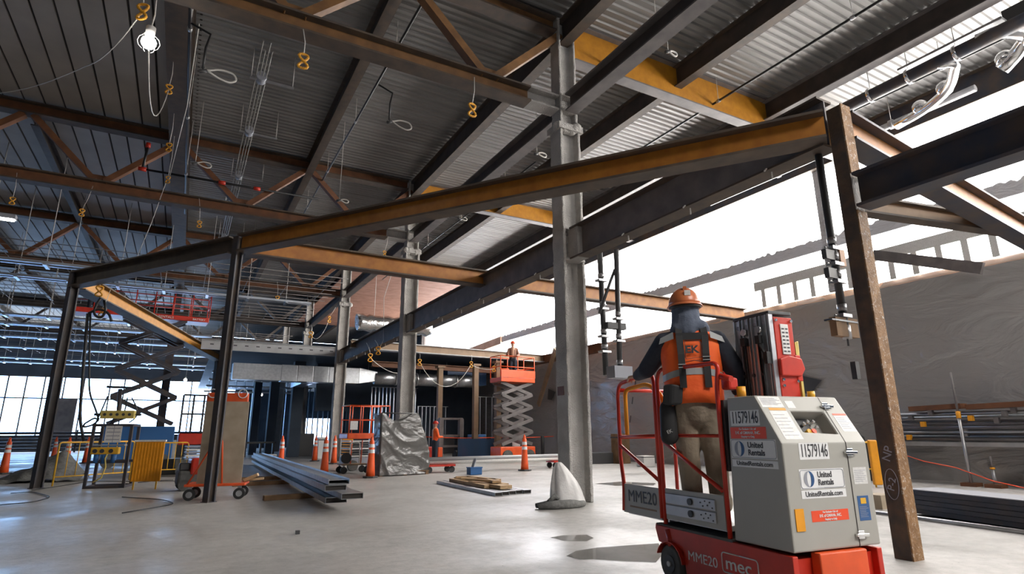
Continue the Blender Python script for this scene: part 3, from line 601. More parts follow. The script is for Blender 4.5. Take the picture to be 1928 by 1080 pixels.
# mast
q = MB(); q.box((.53, .47, .95), (.72, .86, 2.20)); part('mast_core', q, 'char')
for i, y in enumerate((.47, .57, .67, .77)):
    q = MB(); q.box((.49, y, .95), (.54, y+.085, 2.23-i*.004)); q.box((.474, y+.004, .95), (.492, y+.016, 2.22)); q.box((.474, y+.066, .95), (.492, y+.08, 2.22)); part('mast_rail', q, 'alu', bevel=.004)
    q = MB(); q.cyl((.475, y+.03, 2.15), (.50, y+.03, 2.15), .018, n=12); part('roller_bolt', q, 'lgrey')
q = MB(); q.box((.48, .445, .95), (.53, .468, 2.23)); part('mast_edge_rail', q, 'alu', bevel=.004)
q = MB(); q.box((.48, .44, 2.22), (.74, .86, 2.25)); part('mast_cap', q, 'char', bevel=.006)
for y in (.53, .70):
    q = MB(); q.box((.44, y, 1.98), (.48, y+.05, 2.05)); q.tube([(.46, y+.01, 2.0), (.465, y+.01, 1.5), (.465, y, 1.2)], .007, 6); q.tube([(.46, y+.035, 2.0), (.465, y+.035, 1.5), (.465, y+.03, 1.2)], .007, 6); part('chain_anchor', q, 'black')
    q = MB(); q.cyl((.45, y+.02, 2.10), (.475, y+.02, 2.10), .03, n=16); part('pulley', q, 'alu')
q = MB(); q.tube([(.45, .55, 1.98), (.445, .50, 1.90), (.45, .47, 1.86)], .011, 6); q.box((.43, .455, 1.80), (.48, .49, 1.90)); part('hose_clip', q, 'black')
for y in (.56, .66, .77): q = MB(); q.cyl((.46, y, 1.72), (.49, y, 1.72), .014, n=10); part('roller_bolt', q, 'char')
q = MB(); q.box((.53, .44, 1.0), (.74, .50, 2.2)); q.box((.72, .43, 1.66), (.78, .60, 1.88)); part('mast_cover', q, 'red', bevel=.008)
q = MB(); q.box((.59, .431, 1.88), (.68, .441, 2.14)); o = part('slotted_plate', q, 'paper', bevel=.01)
for i in range(7):
    for x in (.602, .642): q = MB(); q.box((x, .428, 1.90+i*.032), (x+.026, .432, 1.912+i*.032)); q.build('slot', 'ink', o)
q = MB(); q.prism([(0, 0), (.22, 0), (.27, .06), (.24, .15), (.10, .17), (0, .14)], (.53, .41, 1.70), (.53, .44, 1.70), Vector((1, 0, 0)), Vector((0, 0, 1))); part('mast_bracket', q, 'red', bevel=.01)
for x, z in ((.56, 1.67), (.56, 1.62), (.72, 1.66), (.55, 2.17), (.72, 2.17), (.66, 1.86)): q = MB(); q.cyl((x, .425, z), (x, .445, z), .012, n=10); part('bolt', q, 'chrome')
q = MB(); q.tube([(.75, .45, 1.98), (.78, .45, 2.0), (.78, .45, 1.87), (.75, .45, 1.86)], .010, 8); q.box((.745, .44, 1.87), (.765, .47, 1.99)); part('latch_loop', q, 'cream')
q = MB(); q.box((.75, .43, 1.52), (.775, .46, 1.66)); part('latch_loop', q, 'cream')
q = MB(); q.cyl((.81, .40, 1.515), (.81, .40, 1.575), .03, n=14); part('beacon', q, 'yellow'); q = MB(); q.cyl((.10, .44, 1.515), (.10, .44, 1.60), .035, n=14); part('beacon', q, 'amber')
# platform
q = MB(); q.box((.0, .62, .50), (.66, 1.42, .54)); q.box((.04, 1.40, .47), (.62, 2.05, .50)); part('platform_deck', q, 'alu')
q = MB(); q.box((-.012, .62, .505), (.012, 1.37, .765)); pan = part('toe_panel', q, 'box', bevel=.004)
for z in (.545, .64):
    q = MB(); q.box((-.022, .72, z), (-.012, 1.36, z+.085)); part('toe_panel_channel', q, 'silver', bevel=.006)
    q = MB(); q.cyl((-.034, 1.02, z+.042), (-.02, 1.02, z+.042), .028, n=14); part('toe_panel_knob', q, 'char')
    for i in range(6): ry, rz_ = .75+.028*i, z+(.02, .06, .035, .065, .025, .05)[i]; q = MB(); q.cyl((-.027, ry, rz_), (-.021, ry, rz_), .006, n=8); part('rivet', q, 'char')
q = MB(); q.box((-.006, 1.44, .485), (.006, 2.07, .755)); part('toe_board', q, 'box', bevel=.004)
text('MME20', .155, 'toe_board_lettering', 'ink', LF, (-.009, 1.74, .645), (0, -1, 0), (0, 0, 1), .001, sx=1.0, bold=0)
q = MB(); q.box((-.008, 1.52, .545), (-.005, 1.95, .560)); part('toe_board_caption', q, 'tan')
def rail(nm, pts, r=.019, m_='red', rad=.07): q = MB(); q.tube(fillet(pts, rad), r, 12); return part(nm, q, m_)
rail('guard_rail', [(0, .60, .45), (0, .60, 1.60), (0, .56, 1.80), (0, 1.34, 1.82), (0, 1.40, 1.74), (0, 1.40, .46)])
rail('mid_rail', [(0, .60, 1.22), (0, 1.40, 1.22)], .014); rail('brace_rail', [(0, 1.36, 1.17), (0, .64, .80)], .017)
rail('guard_rail', [(0, 1.45, .5), (0, 1.45, 1.74), (0, 1.50, 1.82), (0, 2.05, 1.74), (0, 2.09, 1.64), (0, 2.09, 1.0), (0, 2.05, .75), (0, 2.07, .5)])
rail('mid_rail', [(0, 1.45, 1.22), (0, 2.09, 1.21)], .014); rail('brace_rail', [(0, 2.08, 1.12), (0, 1.46, .82)], .017)
for x in (.66,):
    rail('guard_rail', [(x, .62, .5), (x, .62, 1.78), (x, 1.35, 1.80), (x, 1.42, 1.7), (x, 1.42, .5)]); rail('mid_rail', [(x, .62, 1.2), (x, 1.42, 1.2)], .014)
    rail('guard_rail', [(x, 1.46, .5), (x, 1.46, 1.75), (x, 2.05, 1.74), (x, 2.07, .5)])
rail('gate_rail', [(.0, 1.44, .5), (.62, 1.44, .5)], .016)
rail('front_rail', [(.0, 2.08, 1.68), (.66, 2.08, 1.68)]); rail('front_rail', [(.0, 2.08, 1.2), (.66, 2.08, 1.2)], .014)
rail('entry_gate', [(.06, 2.04, 1.22), (.06, 2.04, 1.68), (.10, 1.70, 1.72), (.12, 1.50, 1.60), (.12, 1.46, 1.35)], .022, 'amber')
rail('gate_hinge_arm', [(.02, .60, 1.70), (.02, .45, 1.66)], .025, 'red', .02)
q = MB(); q.box((.02, .56, .95), (.2, .62, 1.5)); part('mast_carriage', q, 'char'); q = MB(); q.box((.04, .50, 1.58), (.14, .60, 1.68)); part('control_box', q, 'red', bevel=.02)
# ================================================================ WORKER (on the platform)
WK = thing('person', 'worker with orange hard hat and hi-vis vest standing on the mast lift, back turned', 'person', LM @ Vector((.18, 1.10, .545)), math.radians(-40)); WK.scale = (1.06, 1.06, 1.06)
def blob(nm, caps, mt, par, vox=.012, smooth=4, extra=None):
    """one continuous skin: tapered capsules fused by a voxel remesh"""
    q = MB()
    for c in caps:
        p0, r0, p1, r1 = c[:4]; p0 = Vector(p0); p1 = Vector(p1); sc = c[4] if len(c) > 4 else None
        d = (p1-p0); L = d.length; d.normalize(); n = 14; rings = []
        ref = Vector((1, 0, 0)) if abs(d.x) < .9 else Vector((0, 1, 0)); ref = (ref-d*ref.dot(d)).normalized(); bi = d.cross(ref)
        k0, k1 = (sc or (1, 1))
        for a in (-80, -50, -25, 0): rings.append((p0+d*r0*math.sin(math.radians(a))*.9, r0*math.cos(math.radians(a))))
        for a in (0, 25, 50, 80): rings.append((p1+d*r1*math.sin(math.radians(a))*.9, r1*math.cos(math.radians(a))))
        q.loft([[p+(ref*math.cos(2*math.pi*j/n)*k0+bi*math.sin(2*math.pi*j/n)*k1)*r for j in range(n)] for p, r in rings])
    if extra: extra(q)
    o = q.build(nm, mt, par); rm = o.modifiers.new('fuse', 'REMESH'); rm.mode = 'VOXEL'; rm.voxel_size = vox; rm.use_smooth_shade = True
    if smooth: sm = o.modifiers.new('smooth', 'SMOOTH'); sm.iterations = smooth; sm.factor = .5
    return o
# local: x right, y forward (away from viewer), z up; feet at 0
HX, HZ = -.02, 1.695
body = blob('body', [((-.07, 0, .10), .05, (-.08, .02, .50), .06), ((-.08, .02, .5), .06, (-.08, 0, .92), .085), ((.13, 0, .10), .05, (.13, .02, .50), .06), ((.13, .02, .5), .06, (.10, 0, .92), .085),
     ((0, 0, .92), .15, (0, 0, 1.1), .13), ((0, 0, 1.1), .13, (0, 0, 1.42), .16), ((0, 0, 1.42), .08, (HX, .02, 1.62), .06), ((HX, .03, HZ-.04), .075, (HX, .03, HZ+.05), .09),
     ((-.20, 0, 1.44), .06, (-.38, .17, 1.22), .05), ((-.38, .17, 1.22), .045, (-.47, .40, 1.18), .035), ((.20, 0, 1.44), .06, (.34, -.02, 1.12), .05), ((.34, -.02, 1.12), .045, (.34, -.09, .98), .035),
     ((HX, .12, HZ-.01), .018, (HX, .135, HZ-.03), .02), ((HX-.035, .105, HZ-.07), .014, (HX+.035, .105, HZ-.07), .014), ((HX-.09, .02, HZ), .018, (HX-.092, .02, HZ-.04), .014), ((HX+.09, .02, HZ), .018, (HX+.092, .02, HZ-.04), .014)], 'skin', WK, .012)
for sx in (-1, 1): q = MB(); q.sphere((HX+sx*.032, .115, HZ+.02), .012, 8); q.build('eye', 'white', WK)
blob('sweatshirt', [((0, 0, .93), .185, (0, 0, 1.10), .185, (1.05, .72)), ((0, 0, 1.1), .19, (0, 0, 1.36), .21, (1.15, .68)), ((-.17, -.01, 1.43), .095, (.17, -.01, 1.43), .095), ((0, 0, 1.42), .12, (HX, 0, 1.54), .09),
     ((-.21, 0, 1.43), .095, (-.38, .17, 1.21), .078), ((-.38, .17, 1.21), .074, (-.455, .37, 1.18), .050), ((.21, 0, 1.43), .10, (.36, -.04, 1.14), .082), ((.36, -.04, 1.14), .08, (.34, -.09, 1.0), .056)], 'navy', WK, .012, 3)
blob('trousers', [((-.02, 0, .93), .165, (.02, 0, .93), .165, (1.05, .78)), ((-.085, 0, .86), .125, (-.085, .015, .5), .093), ((-.085, .015, .5), .093, (-.075, 0, .13), .083), ((-.075, -.02, .14), .09, (-.075, -.02, .10), .09),
     ((.085, 0, .86), .125, (.13, .015, .5), .095), ((.13, .015, .5), .095, (.14, 0, .13), .083), ((.14, -.02, .14), .09, (.14, -.02, .10), .09), ((0, -.03, .86), .14, (0, -.03, .80), .12)], 'khaki', WK, .012, 2)
for x in (-.075, .145): blob('boot', [((x, -.05, .06), .055, (x, -.03, .14), .058), ((x, -.05, .045), .045, (x, .17, .045), .045)], 'boot', WK, .01)
# vest: shell lofted round the torso, open hem
def ring(z, a, c, yo=0, n=40, top=0): return [(a*math.copysign(abs(math.cos(2*math.pi*i/n))**.82, math.cos(2*math.pi*i/n)), yo+c*math.copysign(abs(math.sin(2*math.pi*i/n))**.9, math.sin(2*math.pi*i/n)), z-top*abs(math.cos(2*math.pi*i/n))**2) for i in range(n)]
VR = [(.90, .238, .185, .035), (1.0, .240, .182, .02), (1.10, .243, .178, 0), (1.2, .250, .174, 0), (1.30, .258, .17, 0), (1.38, .262, .165, 0), (1.455, .250, .150, .02), (1.515, .19, .125, .03), (1.55, .12, .10, .02)]
q = MB(); q.loft([ring(z, a, c, 0, 40, t_) for z, a, c, t_ in VR], 0, False); v_ = q.build('hi_vis_vest', 'hivis', WK); so = v_.modifiers.new('t', 'SOLIDIFY'); so.thickness = .006
def tape(nm, z0, z1, gr=.004, m_='reflect', lo=0, hi=40, dip=.0):
    def at(z):
        for (za, aa, ca, ta), (zb, ab, cb, tb) in zip(VR, VR[1:]):
            if za <= z <= zb: k = (z-za)/(zb-za); return (aa+(ab-aa)*k+gr, ca+(cb-ca)*k+gr, ta+(tb-ta)*k)
    r0 = ring(z0, at(z0)[0], at(z0)[1], 0, 40, at(z0)[2]+dip); r1 = ring(z1, at(z1)[0], at(z1)[1], 0, 40, at(z1)[2]+dip)
    q = MB(); idx = [i % 40 for i in range(lo, hi+1)]; k = len(idx); q.add([r0[i] for i in idx]+[r1[i] for i in idx], [(i, i+1, k+i+1, k+i) for i in range(k-1)]); return q.build(nm, m_, WK)
tape('reflective_band', 1.13, 1.185, dip=.05)
for sx in (-1, 1):
    q = MB(); q.add([(sx*.15, -.128, 1.50), (sx*.255, -.085, 1.455), (sx*.272, -.10, 1.40), (sx*.15, -.165, 1.435)], [(0, 1, 2, 3) if sx < 0 else (3, 2, 1, 0)]); q.build('shoulder_band', 'reflect', WK)
# harness
def strap(pts, w_=.05): 
    q = MB()
    for a, c in zip(pts, pts[1:]): q.bar(a, c, w_, .008, 0, (0, -1, 0.2))
    return q
for sx in (-1, 1):
    strap([(sx*.10, -.115, 1.535), (sx*.105, -.166, 1.46), (sx*.10, -.183, 1.30), (sx*.10, -.188, 1.02)], .055).build('harness_strap', 'black', WK)
    q = MB(); q.box((sx*.10-.032, -.199, 1.215+sx*.03), (sx*.10+.032, -.190, 1.222+sx*.03)); q.box((sx*.10-.032, -.199, 1.24+sx*.03), (sx*.10+.032, -.190, 1.247+sx*.03)); q.build('buckle', 'reflect', WK)
q = MB(); q.bar((-.13, -.165, 1.452), (.13, -.165, 1.452), .008, .06, 0); q.build('harness_yoke', 'black', WK)
q = MB(); q.loft([ring(.93, .225, .172), ring(1.02, .225, .172)], 0, False); q.build('tool_belt', 'black', WK)
text('EK', .085, 'vest_emblem_letters', 'ink', WK, (-.012, -.190, 1.335), (1, 0, 0), (0, 0, 1), .001, bold=.003, sx=1.1)
q = MB(); q.tube([(-.065, -.187, 1.41), (.05, -.187, 1.41), (.065, -.187, 1.39), (.065, -.188, 1.27), (-.065, -.188, 1.26), (-.065, -.187, 1.41)], .0025, 5); q.tube([(-.07, -.189, 1.232), (0, -.191, 1.245), (.07, -.189, 1.232)], .0025, 5); q.build('vest_emblem_frame', 'ink', WK)
for (x, y, z, w2, h2) in ((-.235, -.08, .73, .075, .17), (.235, -.05, .78, .05, .13)):
    blob('tool_pouch', [((x, y, z+h2*.8), w2*.9, (x, y, z-h2*.6), w2, (1, .7))], 'black', WK, .012, 3)
q = MB(); q.prism([(0, 0), (.10, 0), (.12, .16), (.02, .18)], (-.29, -.165, .88), (-.21, -.20, .88), Vector((1, .2, 0)).normalized(), Vector((0, 0, 1))); q.build('belt_pouch', 'black', WK, bevel=.02)
text('EK', .04, 'pouch_lettering', 'paper', WK, (-.235, -.142, .67), (1, 0, .4), (-.4, 0, 1), .001)
# hood, hard hat
blob('hood', [((HX, -.01, 1.50), .14, (HX, -.015, 1.60), .13), ((HX, 0, 1.60), .125, (HX, .01, 1.74), .118), ((-.09, -.045, 1.53), .085, (.09, -.045, 1.53), .085)], 'hood', WK, .011, 3)
q = MB(); rings = []
for i in range(10):
    a = math.radians(i*10); r = .150*math.cos(a) if i < 9 else .02
    rings.append([(HX+r*.93*math.cos(2*math.pi*j/32), .015+r*1.12*math.sin(2*math.pi*j/32), HZ+.055+.165*math.sin(a)) for j in range(32)])
q.loft(rings); q.loft([[(HX+k*.93*math.cos(2*math.pi*j/32), .015+(k*1.12+(.05 if math.sin(2*math.pi*j/32) > .3 else 0))*math.sin(2*math.pi*j/32), z) for j in range(32)] for k, z in ((.152, HZ+.062), (.163, HZ+.050), (.163, HZ+.044), (.146, HZ+.044))])
q.bar((HX, -.10, HZ+.185), (HX, .12, HZ+.195), .03, .05); hat = q.build('hard_hat', 'helmet', WK)
q = MB(); q.box((HX-.01, -.142, HZ+.12), (HX+.04, -.128, HZ+.165)); q.build('hat_sticker', 'paper', hat)
q = MB(); q.tube([(HX+.13*math.cos(a*.2+3.3), .01+.15*math.sin(a*.2+3.3), HZ+.035) for a in range(14)], .014, 8); q.build('hat_strap', 'black', WK)
# hands: palm plus four bent fingers and a thumb, gripping the rails
def hand(c, fwd, upv, curl, mirror, nm):
    f_ = Vector(fwd).normalized(); u_ = Vector(upv); u_ = (u_-f_*u_.dot(f_)).normalized(); s_ = f_.cross(u_)*mirror; c = Vector(c); caps = []
    caps += [(c-f_*.02+s_*k, .017, c+f_*.055+s_*k*1.25, .015) for k in (-.028, -.01, .01, .028)]
    for k, L in ((-.035, .060), (-.012, .072), (.012, .068), (.034, .052)):
        p = c+f_*.06+s_*k; d = f_
        for j, (l, rr) in enumerate(((.42, .0095), (.32, .0085), (.26, .0078))):
            d = (d-u_*curl*(.45+.25*j)).normalized(); p2 = p+d*L*l; caps.append((p, rr, p2, rr*.93)); p = p2
    p = c-s_*.038; d = (f_*.7-s_*.6-u_*.3).normalized(); caps += [(p, .012, p+d*.035, .011), (p+d*.035, .011, p+d*.035+(f_*.6-u_*.8).normalized()*.03, .009)]
    return blob(nm, caps, 'skin', WK, .0045, 2)
hand((-.475, .43, 1.175), (-.45, .9, 0), (0, 0, 1), .9, 1, 'hand')
hand((.335, -.10, .95), (0, -.1, -1), (1, .2, 0), .6, 1, 'hand')
# ================================================================ CONES
def cone(px, py, lb, col='conebody', h=1.17):
    p = gz(px, py); t = thing('traffic_cone', lb, 'cone', p, random.uniform(0, 1), 'tall orange channelizer cones')
    q = MB(); q.loft([[(.23*math.cos(2*math.pi*(j+.5)/8), .23*math.sin(2*math.pi*(j+.5)/8), z) for j in range(8)] for z in (0, .05)], 0, True, False); q.build('base', 'char', t, bevel=.01)
    def R(z): return .135-.075*(z/h)
    q = MB(); q.tube([(0, 0, .05), (0, 0, .3), (0, 0, .7), (0, 0, h-.12), (0, 0, h-.09), (0, 0, h-.05), (0, 0, h)], [R(0), R(.3), R(.7), R(1.0), .04, .045, .03], 20); q.build('body', col, t)
    for z in (.70, .86): q = MB(); q.tube([(0, 0, z), (0, 0, z+.10)], [R(z)+.004, R(z+.1)+.004], 20, cap=False); q.build('reflective_collar', 'white', t)
    q = MB(); q.tube([(.03*math.cos(a*.7), .0, h+.03*math.sin(a*.7)) for a in range(9)], .01, 6, 0, True); q.build('handle', col, t)
for a in [(610, 893, 'leaning-forward nearest orange cone beside the metal stud bundle, left of the pair'), (528, 877, 'orange cone just behind the far end of the stud bundle'), (628, 873, 'orange cone directly in front of the third column'),
          (697, 899, 'orange cone at the left edge of the plastic-wrapped crate'), (988, 886, 'orange cone standing alone right of the lumber, in front of the long white pipes'), (592, 868, 'half-hidden orange cone left of the third column'),
          (6, 892, 'orange cone at the left edge of the photo'), (122, 884, 'orange cone behind the yellow barricade, left of the hoist rack'), (99, 869, 'dim orange cone just right of the leftmost post'), (160, 872, 'small cone half hidden behind the hoist rack frame')]: cone(*a)
# ================================================================ WRAPPED CRATE
wa = gz(714, 897); wb_ = gz(808, 892)
t = thing('wrapped_crate', 'tall crate wrapped in smoky plastic on a pallet in front of the second column', 'crate', wa, math.atan2((wb_-wa).y, (wb_-wa).x))
W_, D_, H_ = (wb_-wa).length, .55, 1.88
q = MB(); q.box((.05, .05, .15), (W_*.70, D_-.05, 1.45)); q.build('crate', 'char', t)
q = MB()
for x in (.0, W_*.48, W_-.12): q.box((x, 0, 0), (x+.1, D_, .1))
for i in range(3): q.box((0, i*.2, .1), (W_, i*.2+.12, .125))
q.build('pallet', 'darkwood', t)
q = MB(); q.tube([(.0, .06, .1), (0, .06, H_)], .025, 8); q.tube([(W_*.72, .06, .1), (W_*.72, .06, H_)], .025, 8); q.tube([(0, .06, H_), (W_*.72, .06, H_)], .02, 8); q.build('rack_tube', 'char', t)
from mathutils import noise as NZ
q = MB(); nx, nz_ = 70, 50; vs = []
per = [(0, .0), (1.0, .0), (1.0, 1.0), (0, 1.0)]
def wrap_pt(s_, h_):
    s_ = s_ % 1; L = [0, .33, .5, .83, 1]
    if s_ < .33: u_, v_ = s_/.33, 0
    elif s_ < .5: u_, v_ = 1, (s_-.33)/.17
    elif s_ < .83: u_, v_ = 1-(s_-.5)/.33, 1
    else: u_, v_ = 0, 1-(s_-.83)/.17
    wt = W_*(1-(.0 if h_ < .35 else (h_-.35)/.65*.26)); dip = 0
    if v_ == 0 or v_ == 1: dip = .26*math.sin(math.pi*min(1, u_*1.15))**1.5 if u_*1.15 < 1 else 0
    x = u_*wt; y = v_*D_; z = .03+(H_-.03-dip*(h_**3))*h_
    q_ = z*1.0+.55*x+.35*math.sin(x*2.2)
    n1 = .055*(1-abs(math.sin(q_*5.2+NZ.noise(Vector((x*1.2, 0, z)))*2.2))**.7)+NZ.noise(Vector((x*.9, y, z*1.4)))*.07+abs(NZ.noise(Vector((x*2+z, y*3, q_*6))))*.03
    n1 *= (1-.6*h_)
    return (x+(0 if v_ in (0, 1) else (n1 if u_ == 1 else -n1)), y+(-n1 if v_ == 0 else (n1 if v_ == 1 else 0)), z)
ns = 150
for j in range(nz_+1):
    for i in range(ns): vs.append(wrap_pt(i/ns, j/nz_))
q.add(vs, [(j*ns+i, j*ns+(i+1) % ns, (j+1)*ns+(i+1) % ns, (j+1)*ns+i) for j in range(nz_) for i in range(ns)], 0, True); q.build('plastic_wrap', 'wrap', t)
# ================================================================ STUD BUNDLE, LUMBER
A = gz(632, 958, .0); Bv = gz(478, 872, .0); dv = (Bv-A); Ln = 17.5; dv.z = 0; dv.normalize(); sv = Vector((dv.y, -dv.x, 0))
rz = math.atan2(dv.y, dv.x)-math.pi/2
for k, (off, fw, z, lb) in enumerate([(0, 0, .10, 'lowest layer of galvanised studs, resting on timber'), (.16, -.5, .20, 'second layer of galvanised studs, sticking out farthest'), (-.02, 0, .30, 'third layer of galvanised studs'), (.04, .05, .40, 'top layer of galvanised studs with an open channel end')]):
    t = thing('stud_channel', lb+', in the bundle on the floor', 'metal stud', Vector((A.x, A.y, z))+sv*(.0+off)+dv*(fw), rz, 'bundle of galvanised studs')
    w2 = .36
    q = MB(); q.box((-w2/2, 0, 0), (w2/2, Ln, .006)); q.box((-w2/2, 0, 0), (-w2/2+.006, Ln, .092)); q.box((w2/2-.006, 0, 0), (w2/2, Ln, .092)); 
    if k < 3: q.box((-w2/2, 0, .086), (w2/2, Ln, .092))
    else: q.box((-w2/2-.0, .25, .05), (w2/2, Ln, .056))
    q.build('channel', 'galv', t)
    q = MB(); q.box((-w2/2+.01, .04, .008), (w2/2-.01, .06, .084))
    if k < 3: q.build('opening_shade_plate', 'slot', t)  # dark plate standing in for shade inside the hollow stud end
for px, py, ln, lb in ((560, 938, 1.3, 'short rough timber bearer under the near part of the stud bundle'), (505, 912, 1.7, 'timber bearer under the middle of the stud bundle'), (500, 903, 1.5, 'farther timber bearer under the stud bundle')):
    p = gz(px, py); q = MB(); q.box((-ln/2, -.07, 0), (ln/2, .07, .095)); o = q.build('timber_bearer', 'darkwood', bevel=.006); o.location = p; o.rotation_euler = (0, 0, .1); tag(o, lb, 'timber', 'timber bearers')
C0 = gz(822, 910); C1 = gz(932, 934); dvv = (C1-C0); rzz = math.atan2(dvv.y, dvv.x)
for i in range(5):
    t = thing('track_channel', ['nearest grey track channel under the scrap lumber', 'second grey track channel under the scrap lumber', 'middle grey track channel under the scrap lumber', 'fourth grey track channel under the scrap lumber', 'farthest track channel, its dark open end sticking out right'][i], 'metal stud', C0+Vector((.0+i*.20, i*.20*.35, 0)), rzz, 'track channels on the floor')
    L_ = dvv.length+(.1 if i == 4 else 0)
    q = MB(); n_ = i*.2; q.box((0, 0, .0), (L_, .17, .005)); q.box((0, 0, 0), (L_, .006, .07)); q.box((0, .164, 0), (L_, .17, .07)); q.box((0, 0, .066), (L_, .17, .07)); q.build('channel', 'galv', t)
    q = MB(); q.box((L_-.03, .008, .006), (L_-.02, .162, .064)); q.build('opening_shade_plate', 'slot', t)  # black plate set inside the channel end as its inner shade
rnd = random.Random(3)
LBL = ['long plank along the back of the scrap lumber heap', 'plank lying along the front of the scrap lumber heap', 'short cross block left in the lumber heap', 'short cross block at the heap middle', 'thick board on the right of the lumber heap', 'thin board topmost on the heap right', 'middle board of the lumber heap', 'plank end poking left from the heap', 'narrow batten across the heap']
for i, (x, y, z, l, w2, a) in enumerate([(1.3, .75, .07, 2.4, .14, .02), (1.5, .25, .07, 2.2, .12, .0), (.75, .5, .16, .5, .12, 1.3), (1.25, .5, .16, .6, .14, 1.2), (2.3, .45, .08, 1.5, .3, .08), (2.2, .6, .17, .8, .2, -.25), (1.5, .65, .17, 1.4, .16, .1), (.45, .6, .07, .9, .13, .15), (2.0, .4, .17, 1.1, .08, .35)]):
    o = MB().box((-l/2, -w2/2, 0), (l/2, w2/2, .075 if z < .15 else .05)).build('scrap_plank', 'wood', bevel=.004)
    c, s_ = math.cos(rzz), math.sin(rzz); o.location = C0+Vector((x*c-y*s_, x*s_+y*c, z)); o.rotation_euler = (0, 0, rzz+a); tag(o, LBL[i], 'plank', 'scrap lumber')
# blue block with grey pipe stub
t = thing('blue_tub', 'small blue tub on the floor behind the lumber heap', 'tub', gz(893, 893)); q = MB(); q.box((-.2, -.15, 0), (.2, .15, .22)); q.build('body', 'blue', t, bevel=.015); q = MB(); q.box((-.21, -.16, .2), (.21, .16, .23)); q.build('rim', 'blue', t)
q = MB(); q.bar((-.06, 0, .22), (.05, .05, .48), .1, .03); o = q.build('grey_offcut', 'lgrey'); o.location = gz(893, 893); tag(o, 'grey metal offcut sticking up out of the blue tub', 'offcut')
# bag, grey roll at first column
t = thing('plastic_bag', 'full white plastic bag slumped against the foot of the nearest column', 'bag', (6.10, 8.92, 0))
q = MB(); rings = []
for i in range(26):
    z = i/25; r = .30*(1-z**1.7)**.9+.05 if z > .05 else .27
    rings.append([(r*math.cos(2*math.pi*j/48)*(1+.16*NZ.noise(Vector((math.cos(j/7.64)*2, math.sin(j/7.64)*2, z*1.5)))+.05*z*math.sin(j*1.57+z*5))-.10*z*z, r*.72*math.sin(2*math.pi*j/48)*(1+.16*NZ.noise(Vector((math.cos(j/7.64)*2, math.sin(j/7.64)*2, z*1.5+7))))+.14*z, z*.74+.01*NZ.noise(Vector((j, z*9, 0)))) for j in range(48)])
q.loft(rings); q.build('bag', 'sock', t)
t = thing('grey_sandbag_roll', 'dusty grey rolled fabric lying by the white bag', 'roll', gz(1062, 957))
q = MB(); q.tube([(-.45, .1, .06), (-.2, .0, .07), (.1, -.04, .07), (.42, .0, .06)], [.05, .07, .075, .05], 12); q.tube([(-.42, .22, .05), (-.1, .2, .08), (.2, .22, .06)], [.04, .06, .04], 12); q.tube([(-.25, .1, .12), (-.1, .12, .19), (.02, .1, .13)], [.03, .05, .04], 12); q.build('roll', 'cementgrey', t)
# puddles
def puddle(pts, lb):
    q = MB(); ps = [gz(*p, .004) for p in pts]; q.add(ps, [tuple(range(len(ps)))[::-1]]); tag(q.build('puddle', 'puddle'), lb, 'puddle', 'puddles')
puddle([(1066, 1046), (1085, 1036), (1125, 1030), (1180, 1026), (1240, 1022), (1250, 1040), (1235, 1058), (1180, 1056), (1120, 1052), (1090, 1052)], 'larger puddle left of the mast lift wheel')
puddle([(1036, 1011), (1060, 1007), (1105, 1006), (1118, 1012), (1105, 1018), (1060, 1017)], 'small puddle farther left of the mast lift')
puddle([(1120, 910), (1170, 906), (1235, 909), (1230, 913), (1160, 914)], 'thin wet streak behind the lift platform')
# ================================================================ ORANGE CART WITH BOARDS
ct = thing('panel_cart', 'orange wheeled cart of tan boards behind the second post', 'cart', gz(407, 938), math.radians(-12))
q = MB(); q.box((-.55, -.35, .26), (.55, .35, .31)); q.build('deck', 'orangered', ct, bevel=.01)
q = MB(); q.tube(fillet([(-.5, -.32, .3), (-.08, -.3, 1.15), (.04, -.3, 1.15), (.12, -.32, .3)], .1), .018, 8); q.build('a_frame', 'orangered', ct)
for i in range(5):
    q = MB(); q.box((-.36+i*.035, -.22+i*.055, .31), (.46-i*.03, -.19+i*.055, 1.92-i*.02)); q.build('tan_board', 'board', ct)
q = MB(); q.box((-.42, .1, 1.78), (.40, .16, 2.12)); q.build('orange_panel', 'orangered', ct, bevel=.03)
for x in (-.3, .28): q = MB(); q.tube([(x+.09*math.cos(a*.52), .08, 2.1+.09*math.sin(a*.52)) for a in range(12)], .012, 6, 0, True); q.build('handle_ring', 'paper', ct)
q = MB(); q.tube([(-.12+.07*math.cos(a*.52), .09, 1.95+.07*math.sin(a*.52)) for a in range(12)], .012, 6, 0, True); q.build('round_mark', 'paper', ct)
for x, y in ((-.45, -.28), (.45, -.28), (-.45, .28), (.45, .28)):
    q = MB(); q.tube([(x, y-.025, .11), (x, y+.025, .11)], .11, 20); wv = q.build('caster', 'black', ct)
    q = MB(); q.cyl((x, y-.03, .11), (x, y+.03, .11), .06, n=12); q.build('hub', 'silver', wv); q = MB(); q.bar((x, y, .12), (x, y, .27), .03, .07); q.build('fork', 'silver', ct)
q = MB(); q.bar((.5, .0, .34), (.75, -.05, .45), .1, .06); q.bar((.45, .1, .33), (.85, .1, .36), .12, .04); o = q.build('scrap_block', 'wood'); o.parent = ct
